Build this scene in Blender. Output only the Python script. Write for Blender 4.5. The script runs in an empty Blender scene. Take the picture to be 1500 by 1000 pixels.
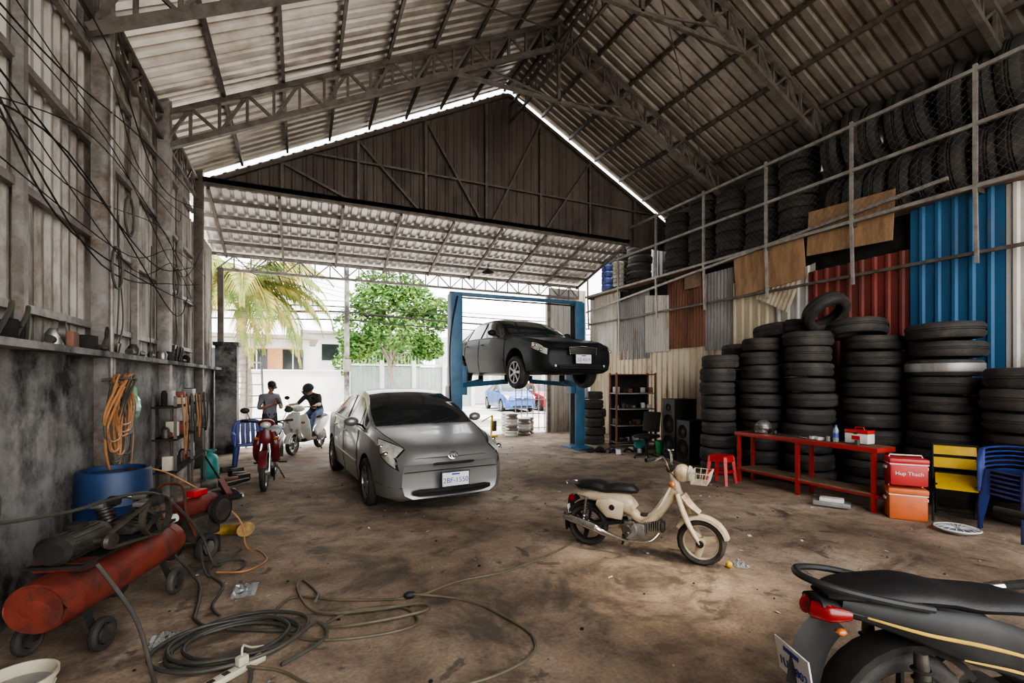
import bpy, bmesh, math, random
from mathutils import Vector as V, Matrix as Mx
random.seed(7)
R=math.radians
rnd=random.uniform
C=bpy.context
# ------------------------------------------------------------------ materials
def mat(name,col,rough=.6,metal=0,col2=None,scale=4,lo=.42,hi=.62,bump=0,bscale=30,st=(1,1,1),dirt=None,dscale=1.3,dlo=.5,dhi=.7,coat=0,trans=0,spec=None):
    m=bpy.data.materials.new(name); m.use_nodes=True
    nt=m.node_tree; N=nt.nodes; L=nt.links
    p=N['Principled BSDF']
    p.inputs['Roughness'].default_value=rough; p.inputs['Metallic'].default_value=metal
    if coat: p.inputs['Coat Weight'].default_value=coat
    if trans: p.inputs['Transmission Weight'].default_value=trans
    if spec is not None: p.inputs['Specular IOR Level'].default_value=spec
    c4=lambda c:(c[0],c[1],c[2],1)
    if col2 is None: col2=tuple(x*.8 for x in col)
    tc=N.new('ShaderNodeTexCoord'); mp=N.new('ShaderNodeMapping'); mp.inputs['Scale'].default_value=st
    L.new(tc.outputs['Object'],mp.inputs['Vector'])
    nz=N.new('ShaderNodeTexNoise'); nz.inputs['Scale'].default_value=scale; nz.inputs['Detail'].default_value=8; nz.inputs['Roughness'].default_value=.65
    L.new(mp.outputs[0],nz.inputs['Vector'])
    mr=N.new('ShaderNodeMapRange'); mr.inputs['From Min'].default_value=lo; mr.inputs['From Max'].default_value=hi
    L.new(nz.outputs['Fac'],mr.inputs['Value'])
    mx=N.new('ShaderNodeMixRGB'); mx.inputs[1].default_value=c4(col); mx.inputs[2].default_value=c4(col2)
    L.new(mr.outputs[0],mx.inputs[0]); out=mx
    if dirt:
        n2=N.new('ShaderNodeTexNoise'); n2.inputs['Scale'].default_value=dscale; n2.inputs['Detail'].default_value=10; n2.inputs['Roughness'].default_value=.7
        L.new(mp.outputs[0],n2.inputs['Vector'])
        m2=N.new('ShaderNodeMapRange'); m2.inputs['From Min'].default_value=dlo; m2.inputs['From Max'].default_value=dhi
        L.new(n2.outputs['Fac'],m2.inputs['Value'])
        x2=N.new('ShaderNodeMixRGB'); x2.inputs[2].default_value=c4(dirt)
        L.new(mx.outputs[0],x2.inputs[1]); L.new(m2.outputs[0],x2.inputs[0]); out=x2
    L.new(out.outputs[0],p.inputs['Base Color'])
    if bump:
        n3=N.new('ShaderNodeTexNoise'); n3.inputs['Scale'].default_value=bscale; n3.inputs['Detail'].default_value=6
        L.new(tc.outputs['Object'],n3.inputs['Vector'])
        bp=N.new('ShaderNodeBump'); bp.inputs['Strength'].default_value=bump; bp.inputs['Distance'].default_value=.02
        L.new(n3.outputs['Fac'],bp.inputs['Height']); L.new(bp.outputs[0],p.inputs['Normal'])
    return m
def floor_mat():
    m=bpy.data.materials.new('floor_oily_dirt'); m.use_nodes=True; nt=m.node_tree;N=nt.nodes;L=nt.links;p=N['Principled BSDF']
    tc=N.new('ShaderNodeTexCoord')
    def noise(s,d=8,r=.6,dist=0,off=0):
        mp=N.new('ShaderNodeMapping'); mp.inputs['Location'].default_value=(off,off*.7,0); L.new(tc.outputs['Object'],mp.inputs[0])
        n=N.new('ShaderNodeTexNoise'); n.inputs['Scale'].default_value=s;n.inputs['Detail'].default_value=d;n.inputs['Roughness'].default_value=r;n.inputs['Distortion'].default_value=dist
        L.new(mp.outputs[0],n.inputs['Vector']); return n.outputs['Fac']
    def ramp(f,st):
        r=N.new('ShaderNodeValToRGB'); L.new(f,r.inputs[0]); e=r.color_ramp.elements
        e[0].position=st[0][0];e[0].color=(*st[0][1],1);e[1].position=st[-1][0];e[1].color=(*st[-1][1],1)
        for q,c in st[1:-1]: x=e.new(q);x.color=(*c,1)
        return r.outputs[0]
    def mixn(t,f,a,b):
        x=N.new('ShaderNodeMixRGB'); x.blend_type=t
        if isinstance(f,float): x.inputs[0].default_value=f
        else: L.new(f,x.inputs[0])
        L.new(a,x.inputs[1])
        if isinstance(b,tuple): x.inputs[2].default_value=(*b,1)
        else: L.new(b,x.inputs[2])
        return x.outputs[0]
    base=ramp(noise(.55,10,.62,.6),[(.34,(.125,.086,.058)),(.45,(.225,.163,.113)),(.56,(.325,.243,.175)),(.68,(.44,.35,.265))])
    mid=ramp(noise(3.2,10,.7,.3,5),[(.36,(.55,.52,.50)),(.5,(.95,.95,.95)),(.62,(1.25,1.22,1.18))])
    c=mixn('MULTIPLY',.9,base,mid)
    fine=ramp(noise(38,4,.7,0,2),[(.35,(.70,.70,.70)),(.6,(1.15,1.15,1.15))]); c=mixn('MULTIPLY',.75,c,fine)
    st=ramp(noise(.95,10,.7,.9,11),[(.54,(0,0,0)),(.64,(.82,.82,.82))]); c=mixn('MIX',st,c,(.055,.040,.029))
    st2=ramp(noise(2.6,6,.6,.5,17),[(.62,(0,0,0)),(.66,(.65,.65,.65))]); c=mixn('MIX',st2,c,(.045,.035,.027))
    L.new(c,p.inputs['Base Color'])
    ro=N.new('ShaderNodeMapRange'); ro.inputs['To Min'].default_value=.88; ro.inputs['To Max'].default_value=.55; L.new(st,ro.inputs['Value']); L.new(ro.outputs[0],p.inputs['Roughness'])
    bp=N.new('ShaderNodeBump'); bp.inputs['Strength'].default_value=.7; bp.inputs['Distance'].default_value=.03; L.new(noise(7,12,.75),bp.inputs['Height']); L.new(bp.outputs[0],p.inputs['Normal'])
    return m
M={}
M['floor']=floor_mat()
M['outer']=mat('outside_concrete',(.62,.60,.56),.8,0,(.46,.44,.41),.8,bump=.2)
M['street']=mat('asphalt_light',(.44,.43,.42),.85,0,(.36,.35,.34),.6)
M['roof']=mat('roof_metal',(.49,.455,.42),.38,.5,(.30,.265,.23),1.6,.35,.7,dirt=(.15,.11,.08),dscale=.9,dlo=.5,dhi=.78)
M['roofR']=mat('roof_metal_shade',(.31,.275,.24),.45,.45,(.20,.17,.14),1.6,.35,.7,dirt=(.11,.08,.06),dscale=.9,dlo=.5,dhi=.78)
M['canopy']=mat('canopy_metal',(.60,.57,.55),.4,.35,(.44,.40,.385),1.5,.35,.7,dirt=(.28,.22,.185),dscale=1.2,dlo=.55,dhi=.8)
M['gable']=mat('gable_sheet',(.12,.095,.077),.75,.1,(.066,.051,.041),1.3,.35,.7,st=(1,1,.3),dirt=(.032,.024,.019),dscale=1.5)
M['wallL']=mat('left_wall_sheet',(.43,.40,.355),.6,.2,(.26,.23,.195),2,.35,.7,st=(1,1,.3),dirt=(.09,.062,.044),dscale=2.0,dlo=.48,dhi=.66)
M['conc']=mat('dirty_concrete',(.28,.265,.25),.9,0,(.15,.14,.13),2.5,.4,.6,.5,18,dirt=(.022,.021,.02),dscale=1.4,dlo=.45,dhi=.60)
M['steel']=mat('frame_steel',(.145,.125,.108),.6,.4,(.088,.073,.06),6,dirt=(.13,.07,.04),dscale=5,dlo=.58,dhi=.75)
M['steelL']=mat('frame_steel_light',(.29,.27,.25),.55,.4,(.18,.16,.14),6,dirt=(.14,.085,.05),dscale=5)
M['rail']=mat('rail_galv',(.36,.34,.32),.5,.5,(.24,.22,.20),7)
M['wire']=mat('fence_wire',(.15,.14,.13),.6,.5)
M['cream']=mat('cream_sheet',(.60,.52,.39),.7,.1,(.46,.38,.27),2,.4,.65,st=(1,1,.3),dirt=(.20,.11,.06),dscale=2.3,dlo=.52,dhi=.70)
M['whites']=mat('white_sheet',(.58,.56,.52),.6,.2,(.42,.39,.34),2,st=(1,1,.3),dirt=(.26,.17,.11),dscale=2.2,dlo=.56,dhi=.72)
M['greys']=mat('grey_sheet',(.34,.33,.32),.5,.5,(.21,.20,.19),2,st=(1,1,.3),dirt=(.22,.12,.07),dscale=2.4,dlo=.55,dhi=.7)
M['rust']=mat('rust_sheet',(.22,.10,.06),.8,.1,(.12,.055,.038),3,st=(1,1,.3),dirt=(.34,.27,.21),dscale=2,dlo=.6,dhi=.75)
M['reds']=mat('red_sheet',(.19,.033,.024),.7,.1,(.11,.022,.016),3,st=(1,1,.3),dirt=(.10,.05,.035),dscale=2)
M['blues']=mat('blue_sheet',(.022,.10,.21),.6,.1,(.016,.075,.16),2.5,st=(1,1,.3),dirt=(.08,.10,.12),dscale=2.5,dlo=.58,dhi=.78)
M['ply']=mat('plywood',(.34,.21,.115),.75,0,(.24,.14,.075),2,st=(1,4,1),dirt=(.15,.085,.05))
M['tyre']=mat('tyre_rubber',(.025,.023,.021),.75,0,(.052,.045,.039),3,.42,.68,.25,60,dirt=(.125,.10,.078),dscale=2.6,dlo=.54,dhi=.82)
M['black']=mat('black_plastic',(.014,.014,.014),.5,0,(.024,.024,.024),spec=.3)
M['matte']=mat('black_matte',(.016,.015,.014),.9,0,(.03,.028,.025),spec=.2)
M['seat']=mat('black_vinyl',(.010,.010,.011),.5,0,(.017,.016,.015),8,bump=.1,bscale=120,spec=.35)
M['rubber']=mat('dark_rubber_hose',(.04,.037,.032),.6,0,(.07,.062,.045))
M['hose']=mat('olive_hose',(.12,.098,.06),.55,0,(.075,.06,.038))
M['orangeh']=mat('orange_hose',(.42,.19,.07),.5,0,(.27,.12,.045))
M['silver']=mat('silver_paint',(.255,.25,.245),.3,.55,(.235,.23,.222),2,coat=.3)
M['darkcar']=mat('dark_green_paint',(.010,.013,.013),.5,.0,(.015,.018,.017),3,coat=.04,dirt=(.035,.032,.028),dscale=1.5,dlo=.6,dhi=.85,spec=.2)
M['bluecar']=mat('blue_paint',(.02,.10,.36),.3,.1,coat=.4)
M['redcar']=mat('red_paint_car',(.42,.02,.02),.3,.1,coat=.4)
M['glass']=mat('tinted_glass',(.016,.02,.02),.10,0,(.03,.034,.033),1,spec=.4)
M['lens']=mat('headlamp_lens',(.62,.60,.53),.14,.2,(.38,.36,.31),14)
M['chrome']=mat('chrome',(.7,.7,.7),.15,1)
M['alu']=mat('cast_alu',(.40,.39,.37),.4,.8,(.27,.25,.22),12)
M['plate']=mat('plate_white',(.74,.74,.74),.4)
M['pblue']=mat('plate_blue_ink',(.02,.05,.28),.5)
M['white']=mat('white_plastic',(.66,.64,.60),.4,0,(.54,.52,.47))
M['liftb']=mat('lift_blue',(.04,.125,.215),.5,.1,(.03,.09,.16),4,dirt=(.07,.07,.07),dscale=3,dlo=.55,dhi=.8)
M['red']=mat('red_enamel',(.36,.022,.02),.4,0,(.25,.018,.014),3,dirt=(.09,.03,.022),dscale=5,dlo=.55,dhi=.75)
M['redp']=mat('red_plastic',(.44,.02,.02),.4)
M['maroon']=mat('maroon_plastic',(.13,.012,.016),.3,0,(.09,.01,.012))
M['tank']=mat('compressor_red',(.21,.038,.022),.55,.1,(.12,.023,.015),4,dirt=(.035,.023,.018),dscale=5,dlo=.48,dhi=.66)
M['orange']=mat('orange_plastic',(.56,.12,.028),.45)
M['yellow']=mat('yellow_plastic',(.64,.42,.015),.45,0,(.52,.33,.015))
M['dull']=mat('dull_gold_stripe',(.46,.30,.04),.5,0,(.35,.23,.035))
M['duct']=mat('yellow_duct',(.42,.26,.035),.5,0,(.26,.15,.03),4,dirt=(.08,.05,.03),dscale=4)
M['bluep']=mat('blue_plastic',(.04,.07,.27),.45,0,(.03,.05,.20))
M['barrel']=mat('barrel_blue',(.012,.038,.115),.5,0,(.01,.025,.065),3,dirt=(.02,.02,.02))
M['green']=mat('green_plastic',(.04,.34,.13),.4)
M['bagg']=mat('green_film',(.10,.42,.20),.35,0,(.3,.5,.35),4,trans=.3)
M['teal']=mat('teal_paint',(.04,.26,.24),.5,0,(.025,.16,.15))
M['mopc']=mat('moped_cream',(.56,.46,.32),.42,0,(.46,.37,.25),4,dirt=(.26,.17,.09),dscale=6,dlo=.53,dhi=.70)
M['grease']=mat('greasy_metal',(.055,.048,.041),.5,.5,(.11,.095,.075),9)
M['skin']=mat('skin',(.34,.18,.11),.55,0,(.30,.155,.095))
M['hair']=mat('hair_black',(.012,.01,.009),.6)
M['shirtg']=mat('shirt_grey',(.20,.20,.22),.9,0,(.15,.15,.17))
M['shirtb']=mat('shirt_black',(.025,.027,.035),.9)
M['jeans']=mat('jeans',(.06,.09,.16),.9,0,(.09,.12,.19))
M['shorts']=mat('dark_shorts',(.04,.04,.05),.9)
M['eye']=mat('eye_white',(.8,.8,.8),.3)
M['lip']=mat('lips',(.30,.10,.08),.5)
M['leaf']=mat('leaf_green',(.06,.15,.035),.7,0,(.16,.27,.07),1.2,spec=.2)
M['palm']=mat('palm_green',(.11,.17,.04),.7,0,(.36,.29,.09),1.3,.44,.60,spec=.2)
M['bark']=mat('bark',(.30,.25,.20),.9,0,(.19,.155,.12),6,bump=.5)
M['bwhite']=mat('plaster_white',(.76,.75,.72),.9,0,(.62,.61,.58),1)
M['bgreen']=mat('gate_greygreen',(.33,.39,.37),.6,0,(.27,.32,.31),2)
M['borange']=mat('orange_wall',(.50,.24,.12),.8,0,(.40,.19,.09),1)
M['broof']=mat('roof_far',(.30,.26,.24),.8,0,(.22,.18,.16),2)
M['wood']=mat('wood_old',(.22,.145,.09),.8,0,(.13,.085,.052),5,st=(6,1,1))
M['bag']=mat('plastic_film',(.75,.78,.78),.15,0,trans=.7)
M['taillens']=mat('tail_lens_red',(.24,.006,.008),.2,0,coat=.4)
M['amber']=mat('amber_lens',(.45,.14,.03),.25,coat=.4)
M['water']=mat('clear_plastic',(.5,.6,.68),.1,0,trans=.6)
M['paper']=mat('paper',(.66,.64,.60),.9)
M['ivory']=mat('ivory_plastic',(.54,.49,.37),.4)
# ------------------------------------------------------------------ builder
def cr(pts,n=6,closed=False):
    P=[V(p) for p in pts]; out=[]; N=len(P)
    rng=N if closed else N-1
    for i in range(rng):
        g=lambda k:P[k%N] if closed else P[max(0,min(N-1,k))]
        a,b,c,d=g(i-1),g(i),g(i+1),g(i+2)
        for j in range(n):
            t=j/n
            out.append(.5*((2*b)+(c-a)*t+(2*a-5*b+4*c-d)*t*t+(3*b-a-3*c+d)*t**3))
    if not closed: out.append(P[-1])
    return out
def basis(ax):
    ax=V(ax).normalized(); t=V((0,0,1)) if abs(ax.z)<.9 else V((1,0,0))
    u=t.cross(ax).normalized(); return u,ax.cross(u),ax
class B:
    def __init__(s): s.v=[];s.f=[];s.m=[];s.mats=[]
    def mi(s,m):
        if isinstance(m,str): m=M[m]
        if m not in s.mats: s.mats.append(m)
        return s.mats.index(m)
    def add(s,vs,fs,m,X=None):
        o=len(s.v); k=s.mi(m)
        for v in vs:
            v=V(v); s.v.append(X@v if X is not None else v)
        for f in fs: s.f.append([i+o for i in f]); s.m.append(k)
    def box(s,c,size,m,rot=(0,0,0),bev=0):
        X=Mx.Translation(V(c))@Mx.Rotation(R(rot[2]),4,'Z')@Mx.Rotation(R(rot[1]),4,'Y')@Mx.Rotation(R(rot[0]),4,'X')
        if bev:
            bm=bmesh.new(); bmesh.ops.create_cube(bm,size=1)
            for v in bm.verts: v.co=V((v.co.x*size[0],v.co.y*size[1],v.co.z*size[2]))
            bmesh.ops.bevel(bm,geom=bm.edges[:],offset=bev,segments=2,profile=.6,affect='EDGES')
            bm.verts.ensure_lookup_table(); bm.verts.index_update()
            vs=[v.co.copy() for v in bm.verts]; fs=[[v.index for v in f.verts] for f in bm.faces]; bm.free()
        else:
            x,y,z=[a/2 for a in size]
            vs=[(-x,-y,-z),(x,-y,-z),(x,y,-z),(-x,y,-z),(-x,-y,z),(x,-y,z),(x,y,z),(-x,y,z)]
            fs=[(0,3,2,1),(4,5,6,7),(0,1,5,4),(1,2,6,5),(2,3,7,6),(3,0,4,7)]
        s.add(vs,fs,m,X)
    def beam(s,a,b,w,m,h=None):
        a=V(a);b=V(b);h=h or w
        d=(b-a).normalized(); up=V((0,0,1)) if abs(d.z)<.95 else V((0,1,0))
        sd=d.cross(up).normalized(); up=sd.cross(d)
        vs=[]
        for p in (a,b):
            for i,j in((-1,-1),(1,-1),(1,1),(-1,1)): vs.append(p+sd*i*w/2+up*j*h/2)
        s.add(vs,[(0,1,2,3),(7,6,5,4),(0,4,5,1),(1,5,6,2),(2,6,7,3),(3,7,4,0)],m)
    def tube(s,pts,r,m,seg=8,closed=False,up=None,cap=True):
        P=[V(p) for p in pts]; n=len(P)
        if not isinstance(r,(list,)): r=[r]*n
        if len(r)!=n:
            rr=[]
            for i in range(n):
                t=i/(n-1)*(len(r)-1); k=min(int(t),len(r)-2); q=t-k
                A,Bq=r[k],r[k+1]
                if isinstance(A,tuple): rr.append((A[0]+(Bq[0]-A[0])*q,A[1]+(Bq[1]-A[1])*q))
                else: rr.append(A+(Bq-A)*q)
            r=rr
        vs=[];fs=[]; U=None
        for i in range(n):
            a=P[i-1] if (i>0 or closed) else P[i]; b=P[(i+1)%n] if (i<n-1 or closed) else P[i]
            t=(b-a)
            if t.length<1e-9: t=V((0,0,1))
            t.normalize()
            if up is not None:
                sd=t.cross(V(up))
                if sd.length<1e-4: sd=V((0,1,0))
                sd.normalize(); uu=sd.cross(t)
            else:
                if U is None: U,_w,_=basis(t)
                U=(U-t*U.dot(t))
                if U.length<1e-5: U=basis(t)[0]
                U.normalize(); sd=U; uu=t.cross(U)
            ra=r[i] if isinstance(r[i],tuple) else (r[i],r[i])
            for j in range(seg):
                an=2*math.pi*j/seg
                vs.append(P[i]+sd*math.cos(an)*ra[0]+uu*math.sin(an)*ra[1])
        for i in range(n if closed else n-1):
            i2=(i+1)%n
            for j in range(seg):
                j2=(j+1)%seg
                fs.append((i*seg+j,i*seg+j2,i2*seg+j2,i2*seg+j))
        if cap and not closed:
            fs.append(tuple(range(seg))[::-1]); fs.append(tuple((n-1)*seg+j for j in range(seg)))
        s.add(vs,fs,m)
    def cyl(s,a,b,r,m,seg=16,r2=None): s.tube([a,b],[r,r2 if r2 is not None else r],m,seg)
    def lathe(s,prof,c,ax,m,seg=24,closed=False,alt=None,capend=False):
        u,w,a=basis(ax); c=V(c); n=len(prof); vs=[];fs=[]
        for j in range(seg):
            an=2*math.pi*j/seg; d=u*math.cos(an)+w*math.sin(an)
            for i,(r,h) in enumerate(prof):
                if alt and i in alt and j%2: r-=alt[i]
                vs.append(c+d*r+a*h)
        for j in range(seg):
            j2=(j+1)%seg
            for i in range(n if closed else n-1):
                i2=(i+1)%n
                fs.append((j*n+i,j2*n+i,j2*n+i2,j*n+i2))
        if capend:
            fs.append([j*n for j in range(seg)]); fs.append([j*n+n-1 for j in range(seg)][::-1])
        s.add(vs,fs,m)
    def sph(s,c,r,m,seg=16,rings=10,rot=None,z0=-1,z1=1):
        if not isinstance(r,tuple): r=(r,r,r)
        X=Mx.Translation(V(c))
        if rot is not None: X=X@rot
        vs=[];fs=[]; a0=math.asin(z0);a1=math.asin(z1)
        for i in range(rings+1):
            a=a0+(a1-a0)*i/rings
            for j in range(seg):
                b=2*math.pi*j/seg
                vs.append((r[0]*math.cos(a)*math.cos(b),r[1]*math.cos(a)*math.sin(b),r[2]*math.sin(a)))
        for i in range(rings):
            for j in range(seg):
                j2=(j+1)%seg; fs.append((i*seg+j,i*seg+j2,(i+1)*seg+j2,(i+1)*seg+j))
        if z0>-1: fs.append(tuple(range(seg))[::-1])
        if z1<1: fs.append(tuple(rings*seg+j for j in range(seg)))
        s.add(vs,fs,m,X)
    def plane(s,pts,m): s.add(pts,[tuple(range(len(pts)))],m)
    def mesh(s,me,mats,X=None):
        o=len(s.v)
        for v in me.vertices: s.v.append((X@v.co) if X is not None else v.co.copy())
        for p in me.polygons:
            s.f.append([i+o for i in p.vertices]); s.m.append(s.mi(mats[min(p.material_index,len(mats)-1)]))
    def text(s,txt,size,X,m,depth=.001):
        cu=bpy.data.curves.new('t','FONT'); cu.body=txt; cu.size=size; cu.align_x='CENTER'; cu.align_y='CENTER'; cu.extrude=depth
        o=bpy.data.objects.new('t',cu); C.scene.collection.objects.link(o)
        dg=C.evaluated_depsgraph_get(); me=bpy.data.meshes.new_from_object(o.evaluated_get(dg))
        s.mesh(me,[M[m] if isinstance(m,str) else m],X); bpy.data.objects.remove(o)
    def corr(s,O,U,W,Vd,H,N,m,pitch=.2,depth=.03,kind='trap',H0=None):
        O=V(O);U=V(U).normalized();Vd=V(Vd).normalized();N=V(N).normalized()
        S=[];k=int(math.ceil(W/pitch))
        for i in range(k+1):
            b=i*pitch
            if kind=='trap': seq=[(0,0),(.55,0),(.68,1),(.87,1)]
            else: seq=[(0,0),(.17,.25),(.33,.75),(.5,1),(.67,.75),(.83,.25)]
            for q,z in seq:
                if b+q*pitch<W: S.append((b+q*pitch,z*depth))
        S.append((W,S[-1][1]))
        vs=[];fs=[]
        for x,z in S:
            h=H(x) if callable(H) else H
            h0=(H0(x) if callable(H0) else (H0 or 0))
            vs.append(O+U*x+N*z+Vd*h0); vs.append(O+U*x+N*z+Vd*h)
        for i in range(len(S)-1): fs.append((2*i,2*i+2,2*i+3,2*i+1))
        s.add(vs,fs,m)
    def truss(s,a,b,dv,n,m,w=.05,web=.03):
        a=V(a);b=V(b);dv=V(dv)
        s.beam(a,b,w,m); s.beam(a+dv,b+dv,w,m)
        for i in range(n):
            p=a.lerp(b,i/n);q=a.lerp(b,(i+1)/n)
            if i%2: s.beam(p,q+dv,web,m)
            else: s.beam(p+dv,q,web,m)
            s.beam(q,q+dv,web,m)
    def obj(s,name,loc=(0,0,0),rz=0,rx=0,ry=0,ang=38):
        me=bpy.data.meshes.new(name); me.from_pydata([tuple(v) for v in s.v],[],s.f)
        for m in s.mats: me.materials.append(m)
        me.polygons.foreach_set('material_index',s.m)
        me.validate(); me.shade_smooth()
        try: me.set_sharp_from_angle(angle=R(ang))
        except Exception: pass
        me.update()
        o=bpy.data.objects.new(name,me); C.scene.collection.objects.link(o)
        o.location=loc; o.rotation_euler=(R(rx),R(ry),R(rz)); return o
# ------------------------------------------------------------------ tyres / wheels
def tyre(b,c,ax,Ro,w,seg=36,ri=None,m='tyre'):
    ri=ri or Ro*.6; h=w/2; g=.035*Ro
    P=[(ri,-h*.72),(ri+.02,-h*.92),((Ro+ri)/2,-h*1.04),(Ro*.92,-h*.94),(Ro*.975,-h*.74),(Ro,-h*.55),(Ro,-h*.22),(Ro-g,-h*.18),(Ro-g,-h*.04),(Ro,0),
       (Ro-g,h*.06),(Ro-g,h*.2),(Ro,h*.26),(Ro,h*.55),(Ro*.975,h*.74),(Ro*.92,h*.94),((Ro+ri)/2,h*1.04),(ri+.02,h*.92),(ri,h*.72),(Ro*.84,h*.78),(Ro*.9,0),(Ro*.84,-h*.78)]
    b.lathe(P,c,ax,m,seg,closed=True,alt={4:g*1.1,5:g*1.1,13:g*1.1,14:g*1.1})
def stack(name,x,y,z,n,r,w=.23,extra=(),seg=44,jit=.035,white=None):
    b=B(); zz=w/2*1.05
    for i in range(n):
        rr=r*rnd(.92,1.0); ww=w*rnd(.86,1.0); jx,jy=rnd(-jit,jit),rnd(-jit,jit)
        tyre(b,(jx,jy,zz),(rnd(-.025,.025),rnd(-.025,.025),1),rr,ww,seg,ri=rr*rnd(.54,.62))
        if white==i: b.lathe([(rr*1.000,-ww*.26),(rr*1.012,-ww*.2),(rr*1.014,0),(rr*1.012,ww*.2),(rr*1.0,ww*.26)],(jx,jy,zz),(0,0,1),'greys',seg)
        zz+=w*1.02
    for e in extra: tyre(b,(e[0],e[1],zz+e[2]),e[3],e[4],w,seg)
    return b.obj(name,(x,y,z))
def wheel(b,c,Ro,w,side,rim='alu',spokes=7):
    c=V(c); ax=V((0,side,0))
    tyre(b,c,ax,Ro,w,40,ri=Ro*.66)
    b.lathe([(Ro*.67,w*.36),(Ro*.63,w*.40),(Ro*.6,w*.3),(Ro*.58,0),(0.001,-.01)],c,ax,'matte',32)
    b.lathe([(Ro*.68,w*.34),(Ro*.67,w*.43),(Ro*.62,w*.42),(Ro*.6,w*.25)],c,ax,rim,32)
    b.lathe([(0.001,w*.42),(Ro*.15,w*.40),(Ro*.2,w*.3),(Ro*.2,0)],c,ax,rim,20)
    for i in range(spokes):
        a=2*math.pi*i/spokes
        d=V((math.cos(a),0,math.sin(a)))
        b.tube([c+d*Ro*.12+ax*w*.34,c+d*Ro*.64+ax*w*.36],[(Ro*.07,.012),(Ro*.10,.014)],rim,8,up=ax)
# ------------------------------------------------------------------ cars
def itp(K,x):
    if x<=K[0][0]: return K[0][1]
    if x>=K[-1][0]: return K[-1][1]
    for i in range(len(K)-1):
        if K[i][0]<=x<=K[i+1][0]: break
    x0,y0=K[i];x1,y1=K[i+1];h=x1-x0
    def sl(j):
        if j<=0: return (K[1][1]-K[0][1])/(K[1][0]-K[0][0])
        if j>=len(K)-1: return (K[-1][1]-K[-2][1])/(K[-1][0]-K[-2][0])
        a=(K[j][1]-K[j-1][1])/(K[j][0]-K[j-1][0]); c=(K[j+1][1]-K[j][1])/(K[j+1][0]-K[j][0])
        return 0 if a*c<=0 else 2*a*c/(a+c)
    m0=sl(i)*h;m1=sl(i+1)*h;t=(x-x0)/h
    return (2*t**3-3*t*t+1)*y0+(t**3-2*t*t+t)*m0+(-2*t**3+3*t*t)*y1+(t**3-t*t)*m1
PRIUS=dict(L=4.40,fa=.86,wb=2.70,Rw=.315,nb=.13,ez=.725,gz=.645,
 zt=[(0,.72),(.03,.77),(.1,.82),(.35,.90),(.7,.975),(.90,1.02),(1.4,1.27),(1.9,1.46),(2.2,1.50),(2.6,1.495),(3.25,1.42),(3.85,1.28),(4.25,1.13),(4.35,.98),(4.4,.8)],
 zs=[(0,.63),(.1,.71),(.35,.81),(.85,.92),(1.5,.95),(3,.99),(4.15,1.02),(4.4,.74)],
 zb=[(0,.24),(.15,.19),(.8,.17),(3.9,.2),(4.4,.32)],
 w=[(0,.62),(.05,.70),(.15,.77),(.35,.82),(.7,.85),(1.5,.862),(3.5,.862),(4.1,.82),(4.35,.72),(4.4,.64)],
 wt=[(0,.46),(.15,.56),(.4,.64),(.9,.73),(1.2,.72),(1.9,.61),(3,.59),(3.9,.56),(4.3,.6),(4.4,.56)],
 ws=(.92,1.85),sg=(1.12,3.9),pil=(1.48,2.40,3.30),rw=(3.45,4.05),
 hl=[(.03,4.35),(.30,4.6),(.58,6.4),(.12,7.2)])
SEDAN=dict(L=4.8,fa=.93,wb=2.72,Rw=.32,nb=.08,
 zt=[(0,.66),(.04,.73),(.2,.79),(.6,.87),(1.1,.94),(1.35,.99),(1.8,1.23),(2.2,1.40),(2.5,1.44),(3.0,1.44),(3.4,1.38),(3.9,1.16),(4.1,1.07),(4.5,1.04),(4.72,.99),(4.8,.75)],
 zs=[(0,.60),(.2,.72),(.6,.81),(1.2,.90),(2,.94),(3.5,.97),(4.5,.98),(4.8,.70)],
 zb=[(0,.26),(.15,.2),(.8,.18),(4,.2),(4.8,.34)],
 w=[(0,.66),(.05,.74),(.15,.81),(.35,.86),(.8,.885),(1.5,.895),(3.6,.895),(4.3,.86),(4.7,.78),(4.8,.68)],
 wt=[(0,.54),(.2,.64),(.6,.72),(1.2,.74),(2.2,.60),(3.2,.58),(3.9,.62),(4.4,.68),(4.8,.6)],
 ws=(1.38,2.15),sg=(1.55,4.0),pil=(2.62,3.4),rw=(3.45,4.02),
 hl=[(.02,4.0),(.34,4.3),(.36,5.3),(.03,5.3)])
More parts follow.
